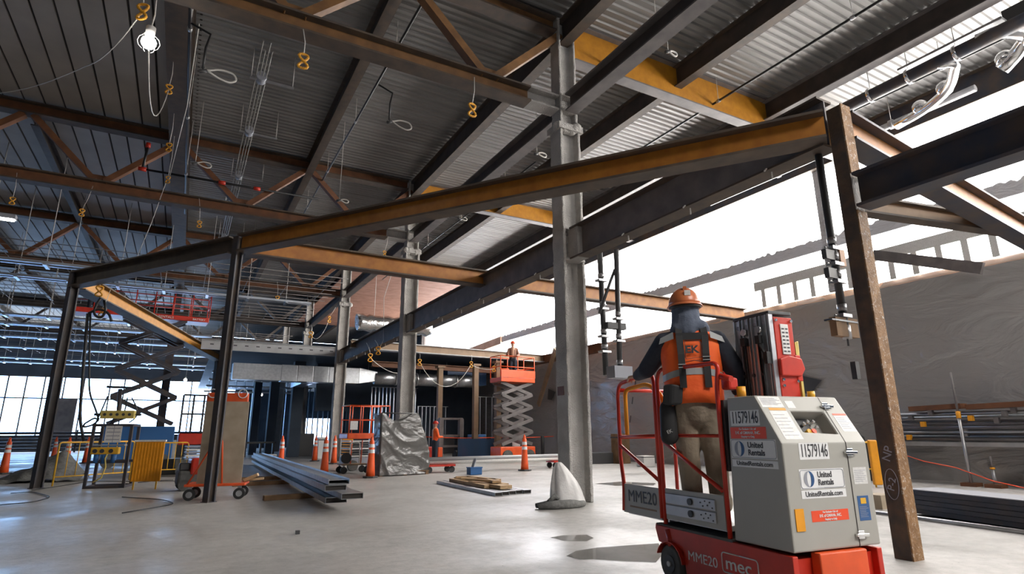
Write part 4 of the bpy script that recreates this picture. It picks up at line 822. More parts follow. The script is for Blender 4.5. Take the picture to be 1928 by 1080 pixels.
# red vacuum-like machine with white cans and lattice rails behind
vt = thing('floor_machine', 'low red and grey floor machine behind the orange cart', 'machine', gz(352, 922), .1)
q = MB(); q.box((-.25, -.3, .12), (.35, .3, .45)); q.build('body', 'tyre', vt, bevel=.05); q = MB(); q.box((-.02, -.33, .35), (.5, .3, .72)); q.build('red_housing', 'red', vt, bevel=.05)
q = MB(); q.box((-.24, -.25, .45), (-.02, -.05, .62)); q.build('lamp_head', 'char', vt, bevel=.03)
for y in (-.25, .25): q = MB(); q.cyl((-.1, y-.05, .13), (-.1, y+.05, .13), .13, n=18); q.build('wheel', 'tyre', vt)
lt = thing('low_scissor_lift', 'lowered red lift with railings behind the orange cart', 'lift', gz(392, 893), .05)
q = MB(); q.box((-1.0, -.4, .2), (.7, .4, .5)); q.build('chassis', 'tyre', lt); q = MB(); q.box((-1.0, -.4, .95), (.7, .4, 1.3)); q.build('deck', 'red', lt, bevel=.03)
for i in range(5): q = MB(); q.box((-.75+.0*i, -.42, .5+i*.09), (.5, .42, .55+i*.09)); q.build('folded_arm', 'paper' if i % 2 else 'lgrey', lt)
for x in (-1.0, -.7, -.4, .2, .7): q = MB(); q.tube([(x, -.38, 1.3), (x, -.38, 2.5)], .035, 6); q.build('rail_post', 'red' if x > 0 else 'char', lt)
for z in (1.9, 2.5): q = MB(); q.tube([(-1.0, -.38, z), (.7, -.38, z)], .032, 6); q.build('rail', 'char', lt)
for x in (-.8, .5): q = MB(); q.cyl((x, -.45, .18), (x, -.3, .18), .18, n=18); q.build('wheel', 'tyre', lt)
# ================================================================ HOIST RACK
hk = thing('hoist_rack', 'black steel rack with yellow control boxes and hanging cables right of the leftmost post', 'rack', gz(158, 920), math.atan2(-.16, .76))
wR, hR = .82, 1.5
def fr(a, c, w2=.065): q = MB(); q.bar(a, c, w2, w2); q.build('frame_bar', 'navy_steel', hk)
for y in (0, .6):
    fr((0, y, 0), (0, y, hR)); fr((wR, y, 0), (wR, y, hR)); fr((0, y, hR), (wR, y, hR)); fr((0, y, .03), (wR, y, .03)); fr((0, y, .62), (wR, y, .62))
for x in (0, wR): fr((x, 0, .03), (x, .6, .03)); fr((x, 0, hR), (x, .6, hR))
q = MB(); q.box((.27, -.04, 1.08), (.62, -.02, 1.48)); pn = q.build('notice_board', 'paper', hk)
for i in range(4): q = MB(); q.box((.30, -.045, 1.14+i*.09), (.59, -.04, 1.16+i*.09)); q.build('notice_line', 'lgrey', pn)
for x in (.45,): q = MB(); q.box((x-.006, -.045, 1.08), (x+.006, -.04, 1.48)); q.build('notice_line', 'lgrey', pn)
q = MB(); q.box((.02, -.06, .80), (.62, .12, .97)); yb = q.build('yellow_trolley', 'yellow', hk, bevel=.02)
for x in (.12, .27, .46): q = MB(); q.cyl((x, -.075, .88), (x, -.055, .88), .05, n=14); q.build('dial', 'ink', yb)
q = MB(); q.box((.02, -.02, 1.0), (.72, .2, 1.03)); q.build('shelf', 'silver', hk)
for x, z in ((.15, .70), (.32, .68), (.52, .70)): q = MB(); q.cyl((x, .0, z-.1), (x, .0, z+.1), .06, n=12); q.build('blue_tank', 'blue', hk)
q = MB(); q.tube([(.4, -.03, .85), (.36, -.06, .70), (.40, -.06, .5), (.34, -.06, .25), (.18, -.06, .15)], .018, 8); q.build('air_hose', 'cream', hk)
q = MB(); q.tube([(.30, .1, hR), (.45, .1, hR+.25), (.4, .1, hR+.9)], .05, 8); q.build('gooseneck', 'navy_steel', hk); q = MB(); q.tube([(.1, .1, hR+.95), (.85, .1, hR+.93)], .03, 8); q.build('arm', 'navy_steel', hk)
pb = thing('power_distribution_box', 'yellow four-outlet power box hung above the hoist rack', 'power box', hk.location+Vector((.10, .02, 1.66)), math.atan2(-.16, .76))
q = MB(); q.box((0, -.08, 0), (.74, .08, .20)); q.build('housing', 'cream', pb, bevel=.01)
for i in range(5): q = MB(); q.cyl((.1+.135*i, -.09, .10), (.1+.135*i, -.075, .10), .035, n=12); q.build('outlet', 'char', pb)
for x in (-.15, .76): q = MB(); q.tube([(x, 0, .1), (x+.12, 0, .1)], .03, 8); q.build('plug', 'black', pb)
hp = hk.location
pz = lambda x, y: gy(x, y, hp.y)
for pts, r, lb in (([(165, 590), (158, 680), (153, 740), (150, 790), (158, 830)], .035, 'thick black cable hanging left of the hoist rack'), ([(170, 590), (168, 690), (168, 740), (180, 770), (186, 790)], .022, 'thinner black cable curving into the yellow power box'),
                   ([(186, 790), (178, 786), (158, 798), (157, 804), (175, 800), (186, 790)], .022, 'small black cable loop left of the yellow power box'), ([(203, 745), (190, 775), (178, 800), (176, 825)], .018, 'black cable from the rack arm down its left side'), ([(240, 748), (236, 770), (228, 790)], .016, 'short black cable over the power box'), ([(248, 748), (258, 768), (258, 785), (243, 795)], .016, 'looping black cable right of the power box'),
                   ([(190, 560), (180, 575), (176, 592), (190, 600), (200, 585), (196, 565)], .03, 'coiled black cable high by the leftmost post'), ([(166, 590), (185, 580), (205, 588), (210, 605)], .03, 'bundle of black cable under the orange beam end')):
    q = MB(); P = [pz(*p) for p in pts]; q.tube(fillet(P, .4, 4), r, 8); tag(q.build('power_cable', 'cable'), lb, 'cable', 'black power cables')
# ================================================================ BARRICADES
def barricade(p0, p1, h, n, lb, panel=False, dup_=1):
    L = (p1-p0).length; t = thing('barricade', lb, 'barrier', p0, math.atan2((p1-p0).y, (p1-p0).x), 'yellow crowd barricades')
    q = MB(); q.tube(fillet([(0, 0, 0), (0, 0, h), (L, 0, h), (L, 0, 0)], .08), .022, 8); q.build('outer_frame', 'yellow', t)
    q = MB(); q.tube([(0, 0, .22), (L, 0, .22)], .016, 8); q.build('lower_rail', 'yellow', t)
    for i in range(1, n): q = MB(); q.tube([(L*i/n, 0, .22), (L*i/n, 0, h)], .011, 6); q.build('upright_bar', 'yellow', t)
    return t
barricade(gz(98, 915), gz(243, 903), 1.08, 8, 'left yellow barricade behind the hoist rack'); barricade(gz(262, 900), gz(348, 896), 1.02, 7, 'right yellow barricade behind the amber panel')
t = thing('folded_barrier', 'solid amber folded barrier panel standing right of the hoist rack', 'barrier', gz(268, 921), math.radians(-14))
q = MB(); q.box((-.28, -.04, .18), (.36, 0, 1.12)); q.build('panel', 'amber', t, bevel=.02)
for i in range(9): q = MB(); q.box((-.25+i*.066, -.05, .2), (-.235+i*.066, -.04, 1.08)); q.build('rib', 'amber', t)
for x in (-.2, .28): q = MB(); q.bar((x, -.02, 0), (x, -.02, .2), .03, .03); q.build('leg', 'yellow', t)
q = MB(); q.box((-.3, -.06, 1.1), (.38, .02, 1.14)); q.build('top_cap', 'paper', t)
t = thing('yellow_barrier', 'yellow barrier half hidden between the grey cabinet and the near post', 'barrier', gz(1646, 917), math.radians(-30))
q = MB(); q.tube(fillet([(-.5, 0, 0), (-.5, 0, .98), (.05, 0, 1.0), (.05, 0, 0)], .08), .02, 8); q.tube([(-.5, 0, .4), (.05, 0, .4)], .016, 8); q.build('frame', 'yellow', t); q = MB(); q.box((.0, -.05, .05), (.2, .05, 1.05)); q.build('panel', 'amber', t, bevel=.03)
t = thing('covered_machine', 'black rounded covered machine behind the yellow barrier', 'machine', gz(1612, 903)); q = MB(); q.loft([[(.45*k*math.cos(a*.4), .4*k*math.sin(a*.4), z) for a in range(16)] for z, k in ((0, 1), (.7, 1), (1.1, .8), (1.25, .4))]); q.build('cover', 'black', t)
# ================================================================ LIFTS IN THE BACKGROUND
def scissor(loc, rz, lb, z0, z1, n, Lh, wid, pl, ph, mt_arm, mt_red, rails=True, grp='scissor lifts', ctop=0):
    t = thing('scissor_lift', lb, 'lift', loc, rz, grp)
    q = MB(); q.box((-Lh/2-.1, -wid/2, .25), (Lh/2+.1, wid/2, z0-.1)); q.build('chassis', mt_red if z0 < 1.2 else 'blue', t, bevel=.03)
    for x in (-Lh/2+.25, Lh/2-.25):
        for y in (-wid/2, wid/2): q = MB(); q.cyl((x, y-.08, .26), (x, y+.08, .26), .26, n=18); q.build('wheel', 'tyre', t)
    dz = (z1-z0)/n
    for i in range(n):
        za, zb = z0+i*dz, z0+(i+1)*dz
        for y in (-wid/2+.1, wid/2-.1):
            for s_ in (-1, 1):
                q = MB(); q.bar((s_*Lh/2, y+s_*.03, za), (-s_*Lh/2, y+s_*.03, zb), .06, .15); q.build('scissor_arm', mt_arm, t)
        for x in (-Lh/2, Lh/2, 0): q = MB(); q.cyl((x, -wid/2+.05, zb if x else (za+zb)/2), (x, wid/2-.05, zb if x else (za+zb)/2), .03, n=10); q.build('cross_pin', 'grey_steel', t)
    q = MB(); q.box((pl[0], -wid/2-.05, z1), (pl[1], wid/2+.05, z1+.2)); q.build('platform', mt_red, t, bevel=.02)
    if rails:
        nx = int((pl[1]-pl[0])/.7)
        for y in (-wid/2, wid/2):
            for i in range(nx+1): x = pl[0]+(pl[1]-pl[0])*i/nx; q = MB(); q.tube([(x, y, z1+.2), (x, y, z1+1.2)], .022, 6); q.build('rail_post', mt_red, t)
            for z in (.7, 1.2): q = MB(); q.tube([(pl[0], y, z1+z), (pl[1], y, z1+z)], .022, 6); q.build('rail', mt_red, t)
        for x in pl:
            for z in (.7, 1.2): q = MB(); q.tube([(x, -wid/2, z1+z), (x, wid/2, z1+z)], .022, 6); q.build('rail', mt_red, t)
    return t
tl = scissor(gz(252, 879), math.radians(4), 'tall raised scissor lift with red platform under the left trusses', 1.7, 6.05, 4, 2.3, 1.0, (-2.9, 2.0), 1, 'navy_steel', 'red')
text('RENTALS', .14, 'platform_lettering', 'paper', tl, (.35, -.66, 6.12), (1, 0, 0), (0, 0, 1), .002); text('BATTERY', .12, 'platform_lettering', 'paper', tl, (1.6, -.66, 6.12), (1, 0, 0), (0, 0, 1), .002)
rl = scissor(gz(966, 868), math.radians(4), 'raised orange-red scissor lift beside the plastic wall beyond the cone', .75, 3.55, 5, 1.7, .9, (-.95, .95), 1, 'grey_steel', 'orangered')
q = MB(); q.box((-.95, -.52, 3.75), (.95, -.50, 4.1)); q.build('toe_mesh', 'orangered', rl)
ml = thing('low_scissor_lift', 'lowered orange lift with roofed railings left of the wrapped crate', 'lift', gz(683, 884), .1)
q = MB(); q.box((-.75, -.4, .2), (.75, .4, .45)); q.build('chassis', 'lgrey', ml)
for i in range(7): q = MB(); q.box((-.7, -.42, .47+i*.085), (.7, .42, .52+i*.085)); q.build('folded_arm', 'paper' if i % 3 == 0 else 'tyre', ml)
q = MB(); q.box((-.8, -.45, 1.08), (.8, .45, 1.28)); q.build('deck', 'orangered', ml, bevel=.03)
for x in (-.75, -.35, .05, .4, .75):
    for y in (-.42, .42): q = MB(); q.tube([(x, y, 1.28), (x, y, 2.25)], .02, 6); q.build('rail_post', 'orangered', ml)
for z in (1.75, 2.25):
    for y in (-.42, .42): q = MB(); q.tube([(-.75, y, z), (.75, y, z)], .02, 6); q.build('rail', 'orangered', ml)
for z, a in ((2.25, -.75), (2.25, .75)): q = MB(); q.tube([(a, -.42, z), (a, .42, z)], .02, 6); q.build('rail', 'paper', ml)
q = MB(); q.box((-.72, -.46, 1.4), (-.45, -.44, 1.7)); q.build('control_panel', 'paper', ml)
for x in (-.55, .55): q = MB(); q.cyl((x, -.5, .18), (x, -.36, .18), .18, n=16); q.build('wheel', 'tyre', ml)
sc = thing('hand_cart', 'small wheeled steel cart in front of the lowered orange lift', 'cart', gz(664, 890), .05)
q = MB(); q.box((-.45, -.3, .26), (.45, .3, .30)); q.build('deck', 'tan', sc)
for x in (-.1, .25): q = MB(); q.tube([(x, 0, .3), (x+.02, 0, 1.05)], .02, 6); q.build('upright', 'orangered', sc)
q = MB(); q.tube(fillet([(-.15, -.02, .3), (-.12, -.02, .98), (.18, -.02, .98), (.2, -.02, .3)], .08), .018, 6); q.build('handle', 'paper', sc)
q = MB(); q.cyl((-.25, -.05, .48), (-.25, .05, .48), .17, n=18); q.build('hose_reel', 'black', sc)
for x in (-.38, .38):
    for y in (-.25, .25): q = MB(); q.cyl((x, y-.025, .11), (x, y+.025, .11), .11, n=16); q.build('caster', 'black', sc); q = MB(); q.bar((x, y, .12), (x, y, .27), .03, .06); q.build('caster_fork', 'silver', sc)
# forklift / stacker
fk = thing('forklift', 'parked forklift with dark mast and orange arms behind the rope line', 'forklift', gz(846, 866), .1)
for x in (-.62, .5): q = MB(); q.box((x, -.1, .1), (x+.22, .12, 1.95)); q.build('mast_upright', 'grey_steel', fk)
for z in (1.9, 1.1, .6): q = MB(); q.box((-.6, -.05, z), (.7, .08, z+.1)); q.build('mast_crossbar', 'grey_steel', fk)
q = MB(); q.box((-.3, .2, .3), (.4, .85, 1.1)); q.build('body', 'char', fk, bevel=.06)
for x in (-.65, .65): q = MB(); q.box((x-.12, -.3, .05), (x+.12, .1, .62)); q.build('orange_outrigger', 'conebody', fk, bevel=.03)
q = MB(); q.box((-1.5, 0, .1), (-.9, .8, .65)); q.build('red_battery_box', 'red', fk, bevel=.04)
for x in (-.5, .55): q = MB(); q.cyl((x, .5, .22), (x+.15, .5, .22), .22, n=16); q.build('wheel', 'black', fk)
def small_person(loc, rz, lb, top, hat, scale=1.0, seated=False):
    t = thing('person', lb, 'person', loc, rz); t.scale = (scale,)*3
    blob('body', [((-.1, 0, .08), .05, (-.1, 0, .85), .08), ((.1, 0, .08), .05, (.1, 0, .85), .08), ((0, 0, .9), .13, (0, 0, 1.4), .15), ((0, 0, 1.4), .06, (0, 0, 1.62), .08), ((0, .01, 1.64), .09, (0, .01, 1.70), .09), ((-.18, 0, 1.4), .05, (-.28, .05, 1.1), .04), ((-.28, .05, 1.1), .04, (-.2, .3, 1.05), .035), ((.18, 0, 1.4), .05, (.28, .05, 1.1), .04), ((.28, .05, 1.1), .04, (.22, .3, 1.1), .035), ((0, .1, 1.66), .02, (0, .11, 1.64), .02)], 'skin', t, .02, 2)
    blob('jacket', [((0, 0, .9), .165, (0, 0, 1.36), .185, (1.1, .75)), ((-.15, 0, 1.41), .085, (.15, 0, 1.41), .085), ((-.19, 0, 1.4), .075, (-.29, .05, 1.1), .06), ((-.29, .05, 1.1), .055, (-.21, .26, 1.06), .05), ((.19, 0, 1.4), .075, (.29, .05, 1.1), .06), ((.29, .05, 1.1), .055, (.23, .26, 1.1), .05)], top, t, .02, 2)
    blob('trousers', [((-.06, 0, .9), .14, (.06, 0, .9), .14), ((-.09, 0, .85), .11, (-.11, 0, .12), .08), ((.09, 0, .85), .11, (.11, 0, .12), .08)], 'navy', t, .02, 2)
    for x in (-.11, .11): blob('boot', [((x, -.04, .045), .045, (x, .14, .04), .04)], 'black', t, .012, 1)
    q = MB(); q.loft([[(.125*math.cos(a*1.57/6)*math.cos(2*math.pi*j/20), .01+.14*math.cos(a*1.57/6)*math.sin(2*math.pi*j/20), 1.70+.13*math.sin(a*1.57/6)) for j in range(20)] for a in (0, 1, 2, 3, 4, 5, 5.8)]); q.loft([[(k*math.cos(2*math.pi*j/20), .01+k*1.1*math.sin(2*math.pi*j/20), z) for j in range(20)] for k, z in ((.15, 1.69), (.15, 1.70), (.12, 1.71))]); q.build('hard_hat', hat, t); return t
small_person(gz(818, 869), math.radians(-90), 'worker in red vest beside the parked forklift', 'hivis', 'red')
pr_ = gz(968, 868); small_person(pr_+Vector((-.2, -.3, 3.76)), math.radians(150), 'worker in red and dark clothing on the raised orange scissor lift', 'copper', 'sticker', .95)
small_person(gz(455, 856), 1.2, 'dark silhouetted worker beyond the orange cart near the window', 'navy', 'char')
p = gz(252, 879); small_person(p+Vector((-2.3, 0, 6.2)), math.radians(200), 'worker in brown jacket at the left end of the high red platform', 'board', 'conebody', .9)
# rope line, mesh, sign, post
ra = gz(800, 867)+Vector((0, 0, 1.1)); rb = gz(940, 865)+Vector((0, 0, 1.05)); rc_ = gz(1022, 863)+Vector((0, 0, 1.08))
q = MB(); q.tube(sag(ra, rb, .04)+sag(rb, rc_+Vector((.8, .2, 0)), .03)[1:], .022, 6); tag(q.build('rope_line', 'sticker'), 'orange-red rope strung in front of the forklift and lift', 'rope')
q = MB(); a_ = gz(862, 867); b_ = gz(941, 867); q.add([a_, b_, b_+Vector((0, 0, 1.0)), a_+Vector((0, 0, 1.0)), a_+Vector((0, .03, 0)), b_+Vector((0, .03, 0)), b_+Vector((0, .03, 1.0)), a_+Vector((0, .03, 1.0))], [(0, 1, 2, 3), (7, 6, 5, 4)]); tag(q.build('mesh_barrier', 'mesh'), 'see-through blue mesh barrier under the rope', 'barrier')
q = MB(); q.tube([(0, 0, 0), (0, 0, 1.1)], .09, 12); o = q.build('bollard', 'black'); o.location = gz(1022, 863); tag(o, 'black round bollard at the foot of the plastic wall', 'post')
t = thing('hanging_notice', 'white notice with red cross mark hung on the rope by the cone', 'sign', gz(971, 866)+Vector((0, -.05, .62)), -.2); q = MB(); q.box((-.2, -.01, 0), (.2, .01, .42)); q.build('sheet', 'white', t); q = MB(); q.box((-.08, -.015, .28), (.08, -.01, .34)); q.box((-.03, -.015, .22), (.03, -.01, .42)); q.build('red_mark', 'sticker', t)
# long white pipes on red dollies
pa, pb_ = gz(808, 890), gz(1055, 880); dd = (pb_-pa); rzp = math.atan2(dd.y, dd.x)
for i in range(4):
    q = MB(); z = .32+(.11 if i > 1 else 0); yo = (i % 2)*.13
    q.cyl((-.6, yo, z), (dd.length+.6, yo, z), .06, n=14); o = q.build('long_pipe', 'white_steel' if i else 'paper'); o.location = pa; o.rotation_euler = (0, 0, rzp); tag(o, ['front lower long white pipe on the red dollies', 'rear lower long white pipe on the red dollies', 'front upper long white pipe on the red dollies', 'rear upper long white pipe on the red dollies'][i], 'pipe', 'long white pipes')
for k, lb in ((.35, 'red pipe dolly right of the wrapped crate'), (dd.length+.1, 'red pipe dolly behind the nearest column')):
    t = thing('pipe_dolly', lb, 'dolly', pa+dd.normalized()*k, rzp, 'pipe dollies'); q = MB(); q.box((-.5, -.2, .2), (.5, .35, .26)); q.build('deck', 'red', t)
    for x in (-.4, .4): q = MB(); q.cyl((x, -.15, .1), (x, -.09, .1), .1, n=14); q.build('wheel', 'black', t); q = MB(); q.cyl((x, .24, .1), (x, .3, .1), .1, n=14); q.build('wheel', 'black', t)
# back-room clutter
def crate(px, py, sx, sy, sz, mt, lb, nm='equipment_box', cat='box', z=0):
    t = thing(nm, lb, cat, gz(px, py)+Vector((0, 0, z)), random.uniform(-.2, .2)); q = MB(); q.box((-sx/2, -sy/2, 0), (sx/2, sy/2, sz)); q.build('body', mt, t, bevel=.02); q = MB(); q.box((-sx/2-.01, -sy/2-.01, sz*.85), (sx/2+.01, sy/2+.01, sz*.9)); q.build('lid_edge', 'char', t); return t
crate(572, 858, .9, .6, 1.3, 'char', 'dark bin beside the wide square back column'); crate(603, 863, .45, .4, 1.1, 'paper', 'white can-shaped box left of the third column', 'white_bin', 'bin')
crate(506, 876, .5, .5, .45, 'paper', 'white bucket at the far end of the stud bundle', 'bucket', 'bucket'); crate(897, 864, .8, .5, 1.2, 'blue', 'blue machine cabinet behind the mesh barrier', 'blue_cabinet', 'cabinet')
crate(1130, 872, 1.1, .6, .45, 'char', 'dark grey box with red label behind the lift gate'); crate(1216, 878, .5, .5, .4, 'paper', 'pale bucket seen through the lift railings', 'bucket', 'bucket')
crate(1170, 872, .6, .5, 1.2, 'darkwood', 'dark brown cabinet seen through the lift gate'); crate(650, 862, .6, .5, 1.3, 'amber', 'amber drum just right of the third column', 'drum', 'drum'); crate(250, 862, 2.4, .8, 1.5, 'decalblue', 'blue-grey parked machine behind the left barricades', 'parked_machine', 'machine')
crate(330, 858, 2.2, .8, 1.2, 'char', 'dark parked machine behind the right barricade', 'parked_machine', 'machine'); crate(310, 893, .9, .5, .5, 'char', 'dark box behind the barricade bars')
crate(238, 866, 1.3, .5, 1.0, 'paper', 'white carton stack on a cart behind the hoist rack', 'carton', 'box'); crate(300, 866, 1.3, .5, 1.0, 'paper', 'white carton stack left of the red lift', 'carton', 'box')
t = thing('work_table', 'long dark table in front of the far square columns', 'table', gz(474, 860)); q = MB(); q.box((-1.2, -.3, .75), (1.2, .3, .85)); q.build('tabletop', 'tyre', t)
for x in (-1.1, -.4, .4, 1.1): q = MB(); q.box((x-.05, -.2, 0), (x+.05, .2, .75)); q.build('leg', 'char', t)
t = thing('pipe_stack', 'long low stack of dark pipes along the far window wall', 'pipes', (-9, 58, 0))
for i in range(6): q = MB(); q.cyl((-9, -.3*(i % 2), .25+i*.24), (12, -.3*(i % 2), .25+i*.24), .10, n=10); q.build('pipe', 'navy_steel', t)
for x in (-8, -3, 2, 7, 11): q = MB(); q.box((x-.06, -.5, 0), (x+.06, -.42, 1.7)); q.build('stand', 'navy_steel', t)
# draped tarp heap and floor cords at the left
t = thing('tarp_heap', 'pale crumpled tarp draped against the foot of the leftmost post', 'tarp', gz(62, 905)); q = MB(); n = 26; vs = []
for i in range(n):
    for j in range(n):
        x = -1.6+3.0*i/(n-1); y = -1+2.2*j/(n-1); h_ = max(0, .75*math.exp(-((x-.7)**2/.35+(y-.1)**2/.5))+.28*math.exp(-((x+.2)**2/.5+(y)**2/.5))+.09*NZ.noise(Vector((x*3, y*3, 0)))); vs.append((x*.85, y, h_+.005))
q.add(vs, [(i*n+j, (i+1)*n+j, (i+1)*n+j+1, i*n+j+1) for i in range(n-1) for j in range(n-1)], 0, True); q.build('tarp', 'cementgrey', t)
for pts, lb in (([(0, 950), (60, 945), (100, 935), (60, 925), (20, 928)], 'black cord snaking at the lower left floor'), ([(60, 922), (130, 912), (170, 905), (240, 906), (330, 905)], 'black cord along the floor behind the hoist rack'), ([(230, 965), (290, 955), (330, 948), (310, 940), (230, 935)], 'cord curving on the floor near the hoist rack'), ([(260, 908), (300, 904), (326, 903)], 'short thick hose on the floor by the amber panel')):
    q = MB(); q.tube(fillet([gz(*p, .015) for p in pts], .5, 5), .009, 6); tag(q.build('extension_cord', 'cable'), lb, 'cable', 'cords on the floor')
for px, py, s_, lb in ((560, 1005, .05, 'tiny dark scrap on the bare floor lower left'), (450, 862, .3, 'small dark box with bright spot on the far floor')):
    q = MB(); q.box((-s_/2, -s_/2, 0), (s_/2, s_/2, s_*.9)); o = q.build('floor_scrap', 'char'); o.location = gz(px, py); tag(o, lb, 'scrap')
# ================================================================ RIGHT SIDE
t = thing('steel_plate_pack', 'long dark blue-black beam pack lying right of the near post', 'steel pack', (0, 0, 0))
f0 = gz(1712, 968); f1 = gz(1928, 1000); d3 = (f1-f0).normalized(); f1 = f0+d3*4.2; n3 = Vector((-d3.y, d3.x, 0)); n3 = n3 if n3.x > 0 else -n3
t.location = f0; hh = .34
for i in range(5):
    a = Vector((0, 0, .03+i*hh/5))+n3*random.uniform(0, .04); q = MB(); w3 = n3*.6; up3 = Vector((0, 0, hh/5-.006)); p = [a, a+d3*4.2, a+d3*4.2+w3, a+w3]; q.add(p+[k+up3 for k in p], [(0, 3, 2, 1), (4, 5, 6, 7), (0, 1, 5, 4), (1, 2, 6, 5), (2, 3, 7, 6), (3, 0, 4, 7)]); q.build('plank_layer', 'navy_steel', t)
q = MB(); a = Vector((0, 0, hh+.03)); p = [a, a+d3*4.2, a+d3*4.2+n3*.62, a+n3*.62]; q.add(p+[k+Vector((0, 0, .012)) for k in p], [(0, 3, 2, 1), (4, 5, 6, 7), (0, 1, 5, 4), (1, 2, 6, 5), (2, 3, 7, 6), (3, 0, 4, 7)]); q.build('lighter_top', 'lgrey', t)  # lighter grey layer over the top face of the pack
q = MB(); q.tube([gz(1636, 962, .03), gz(1928, 997, .03)+d3*1.5], .026, 10); tag(q.build('floor_pipe', 'silver'), 'silver pipe lying on the floor in front of the dark beam pack', 'pipe')
q = MB(); q.box((-.3, -.15, 0), (.1, .15, .22)); o = q.build('cardboard_box', 'board'); o.location = gz(1664, 955); tag(o, 'small brown box on the floor between cabinet and near post', 'box')
sp_ = thing('scaffold_stack', 'big stack of grey scaffold frames along the plastic wall at right', 'scaffold', (0, 0, 0))
sA = Vector((16.95, 9.3, 0)); sB = Vector((16.8, 2.0, 0)); sd = (sB-sA); sd.normalize(); sn = Vector((-1, .02, 0)); sp_.location = sA
rg = random.Random(11)
for k in range(34):
    z = 1.02+.68*rg.random(); o_ = rg.uniform(-.2, .35); s0 = rg.uniform(-.15, .5); q = MB(); q.cyl(sd*s0+sn*o_+Vector((0, 0, z)), sd*7.2+sn*(o_+rg.uniform(-.08, .08))+Vector((0, 0, z+rg.uniform(-.05, .03))), .03, n=8); q.build('scaffold_tube', 'silver' if k % 3 else 'grey_steel', sp_)
for k in range(26):
    s0 = .3+6.3*rg.random(); z = 1.0+.7*rg.random(); o_ = rg.uniform(.25, .40); q = MB(); q.box(tuple(sd*s0+sn*o_+Vector((-.05, -.05, z))), tuple(sd*s0+sn*o_+Vector((.05, .05, z+.13)))); q.build('coupler', 'grey_steel' if k % 6 else 'amber', sp_)
for s0, l_ in ((.9, 1.2), (2.2, 1.4)): q = MB(); q.bar(sd*s0+sn*.3+Vector((0, 0, 1.80)), sd*(s0+l_)+sn*.3+Vector((0, 0, 1.83)), .3, .12); q.build('brown_plank', 'rust', sp_)
q = MB(); q.box((-.9, -.2, 0), (.1, .0, 1.0)); 
for s0 in (.1, 3.4, 6.4): q = MB(); q.bar(sd*s0+sn*.35+Vector((0, 0, .0)), sd*s0+sn*.35+Vector((0, 0, 1.0)), .1, .7); q.build('support_block', 'char', sp_)
q = MB(); q.bar(sd*-.1+sn*.3+Vector((0, 0, .93)), sd*7+sn*.3+Vector((0, 0, .93)), .1, .1); q.build('bearer_rail', 'silver', sp_)
t = thing('sheeted_low_wall', 'low grey sheet-covered kerb below the scaffold stack', 'covered kerb', (0, 0, 0)); q = MB(); q.box((17.2, 0, 0), (17.45, 9.2, .95)); q.build('cover', 'filmgrey', t)
def prop(p0, p1, lb):
    t = thing('steel_prop', lb, 'prop', p0, 0, 'adjustable steel props'); d = p1-p0; q = MB(); q.cyl((0, 0, .05), d*.6, .035, n=10); q.build('outer_tube', 'silver', t); q = MB(); q.cyl(d*.6, d, .024, n=10); q.build('inner_tube', 'grey_steel', t); q = MB(); q.cyl(d*.58, d*.64, .05, n=10); q.build('yellow_collar', 'amber', t); q = MB(); q.box((-.16, -.16, 0), (.16, .16, .08)); q.build('foot_block', 'rust', t)
    for k in (.72, .85): q = MB(); q.cyl(d*k-Vector((0, .07, 0)), d*k+Vector((0, .07, 0)), .008, n=6); q.build('pin', 'grey_steel', t)
b1 = gz(1830, 915); prop(b1, gx(1789, 700, b1.x+.3), 'tall leaning silver prop with yellow collar in front of the scaffold stack'); b2 = gz(1876, 918); prop(b2, gx(1864, 858, b2.x+.02), 'short rusty prop at the right under the scaffold stack')
q = MB(); q.tube([gx(1700, 855, 16.2), gx(1740, 868, 15.9), gx(1800, 880, 15.8), gx(1870, 905, 15.7), gx(1928, 918, 15.6)], .012, 5); tag(q.build('red_line', 'sticker'), 'thin red cord sagging below the scaffold stack', 'cord')
q = MB(); q.bar(gx(1046, 656, XW-.85), gx(1014, 762, XW-.4), .12, .28); o = q.build('brace_plank', 'tan'); tag(o, 'long tan plank leaning diagonally by the plastic wall left of the nearest column', 'plank')
for i, (px, py, lb) in enumerate([(1041, 740, 'dark torn flap in the plastic left of the nearest column'), (1530, 720, 'dark torn flap in the plastic above the grey cabinet')]):
    c = gx(px, py, XW-.07); q = MB(); q.add([c+Vector((0, .45, .28)), c+Vector((-.05, -.35, .05)), c+Vector((-.03, .1, -.35)), c+Vector((-.02, .5, -.3))], [(0, 1, 2, 3)]); o = q.build('torn_flap', 'char'); so = o.modifiers.new('t', 'SOLIDIFY'); so.thickness = .01; tag(o, lb, 'flap', 'torn flaps in the sheeting')
def tape_marks():
    pts = [(1195, 730), (1190, 760), (1186, 795), (1182, 828)]
    for i, p in enumerate(pts): c = gx(*p, XW-.08); q = MB(); q.bar(c, c+Vector((0, -.08, .3)), .01, .06); tag(q.build('tape_tab', 'char'), 'short dark tape tab number in a slanting row behind the lift gate' if False else ['topmost', 'second', 'third', 'lowest'][i]+' dark tape tab in the row on the sheeting behind the lift gate', 'tape', 'tape tabs on the sheeting')
tape_marks()
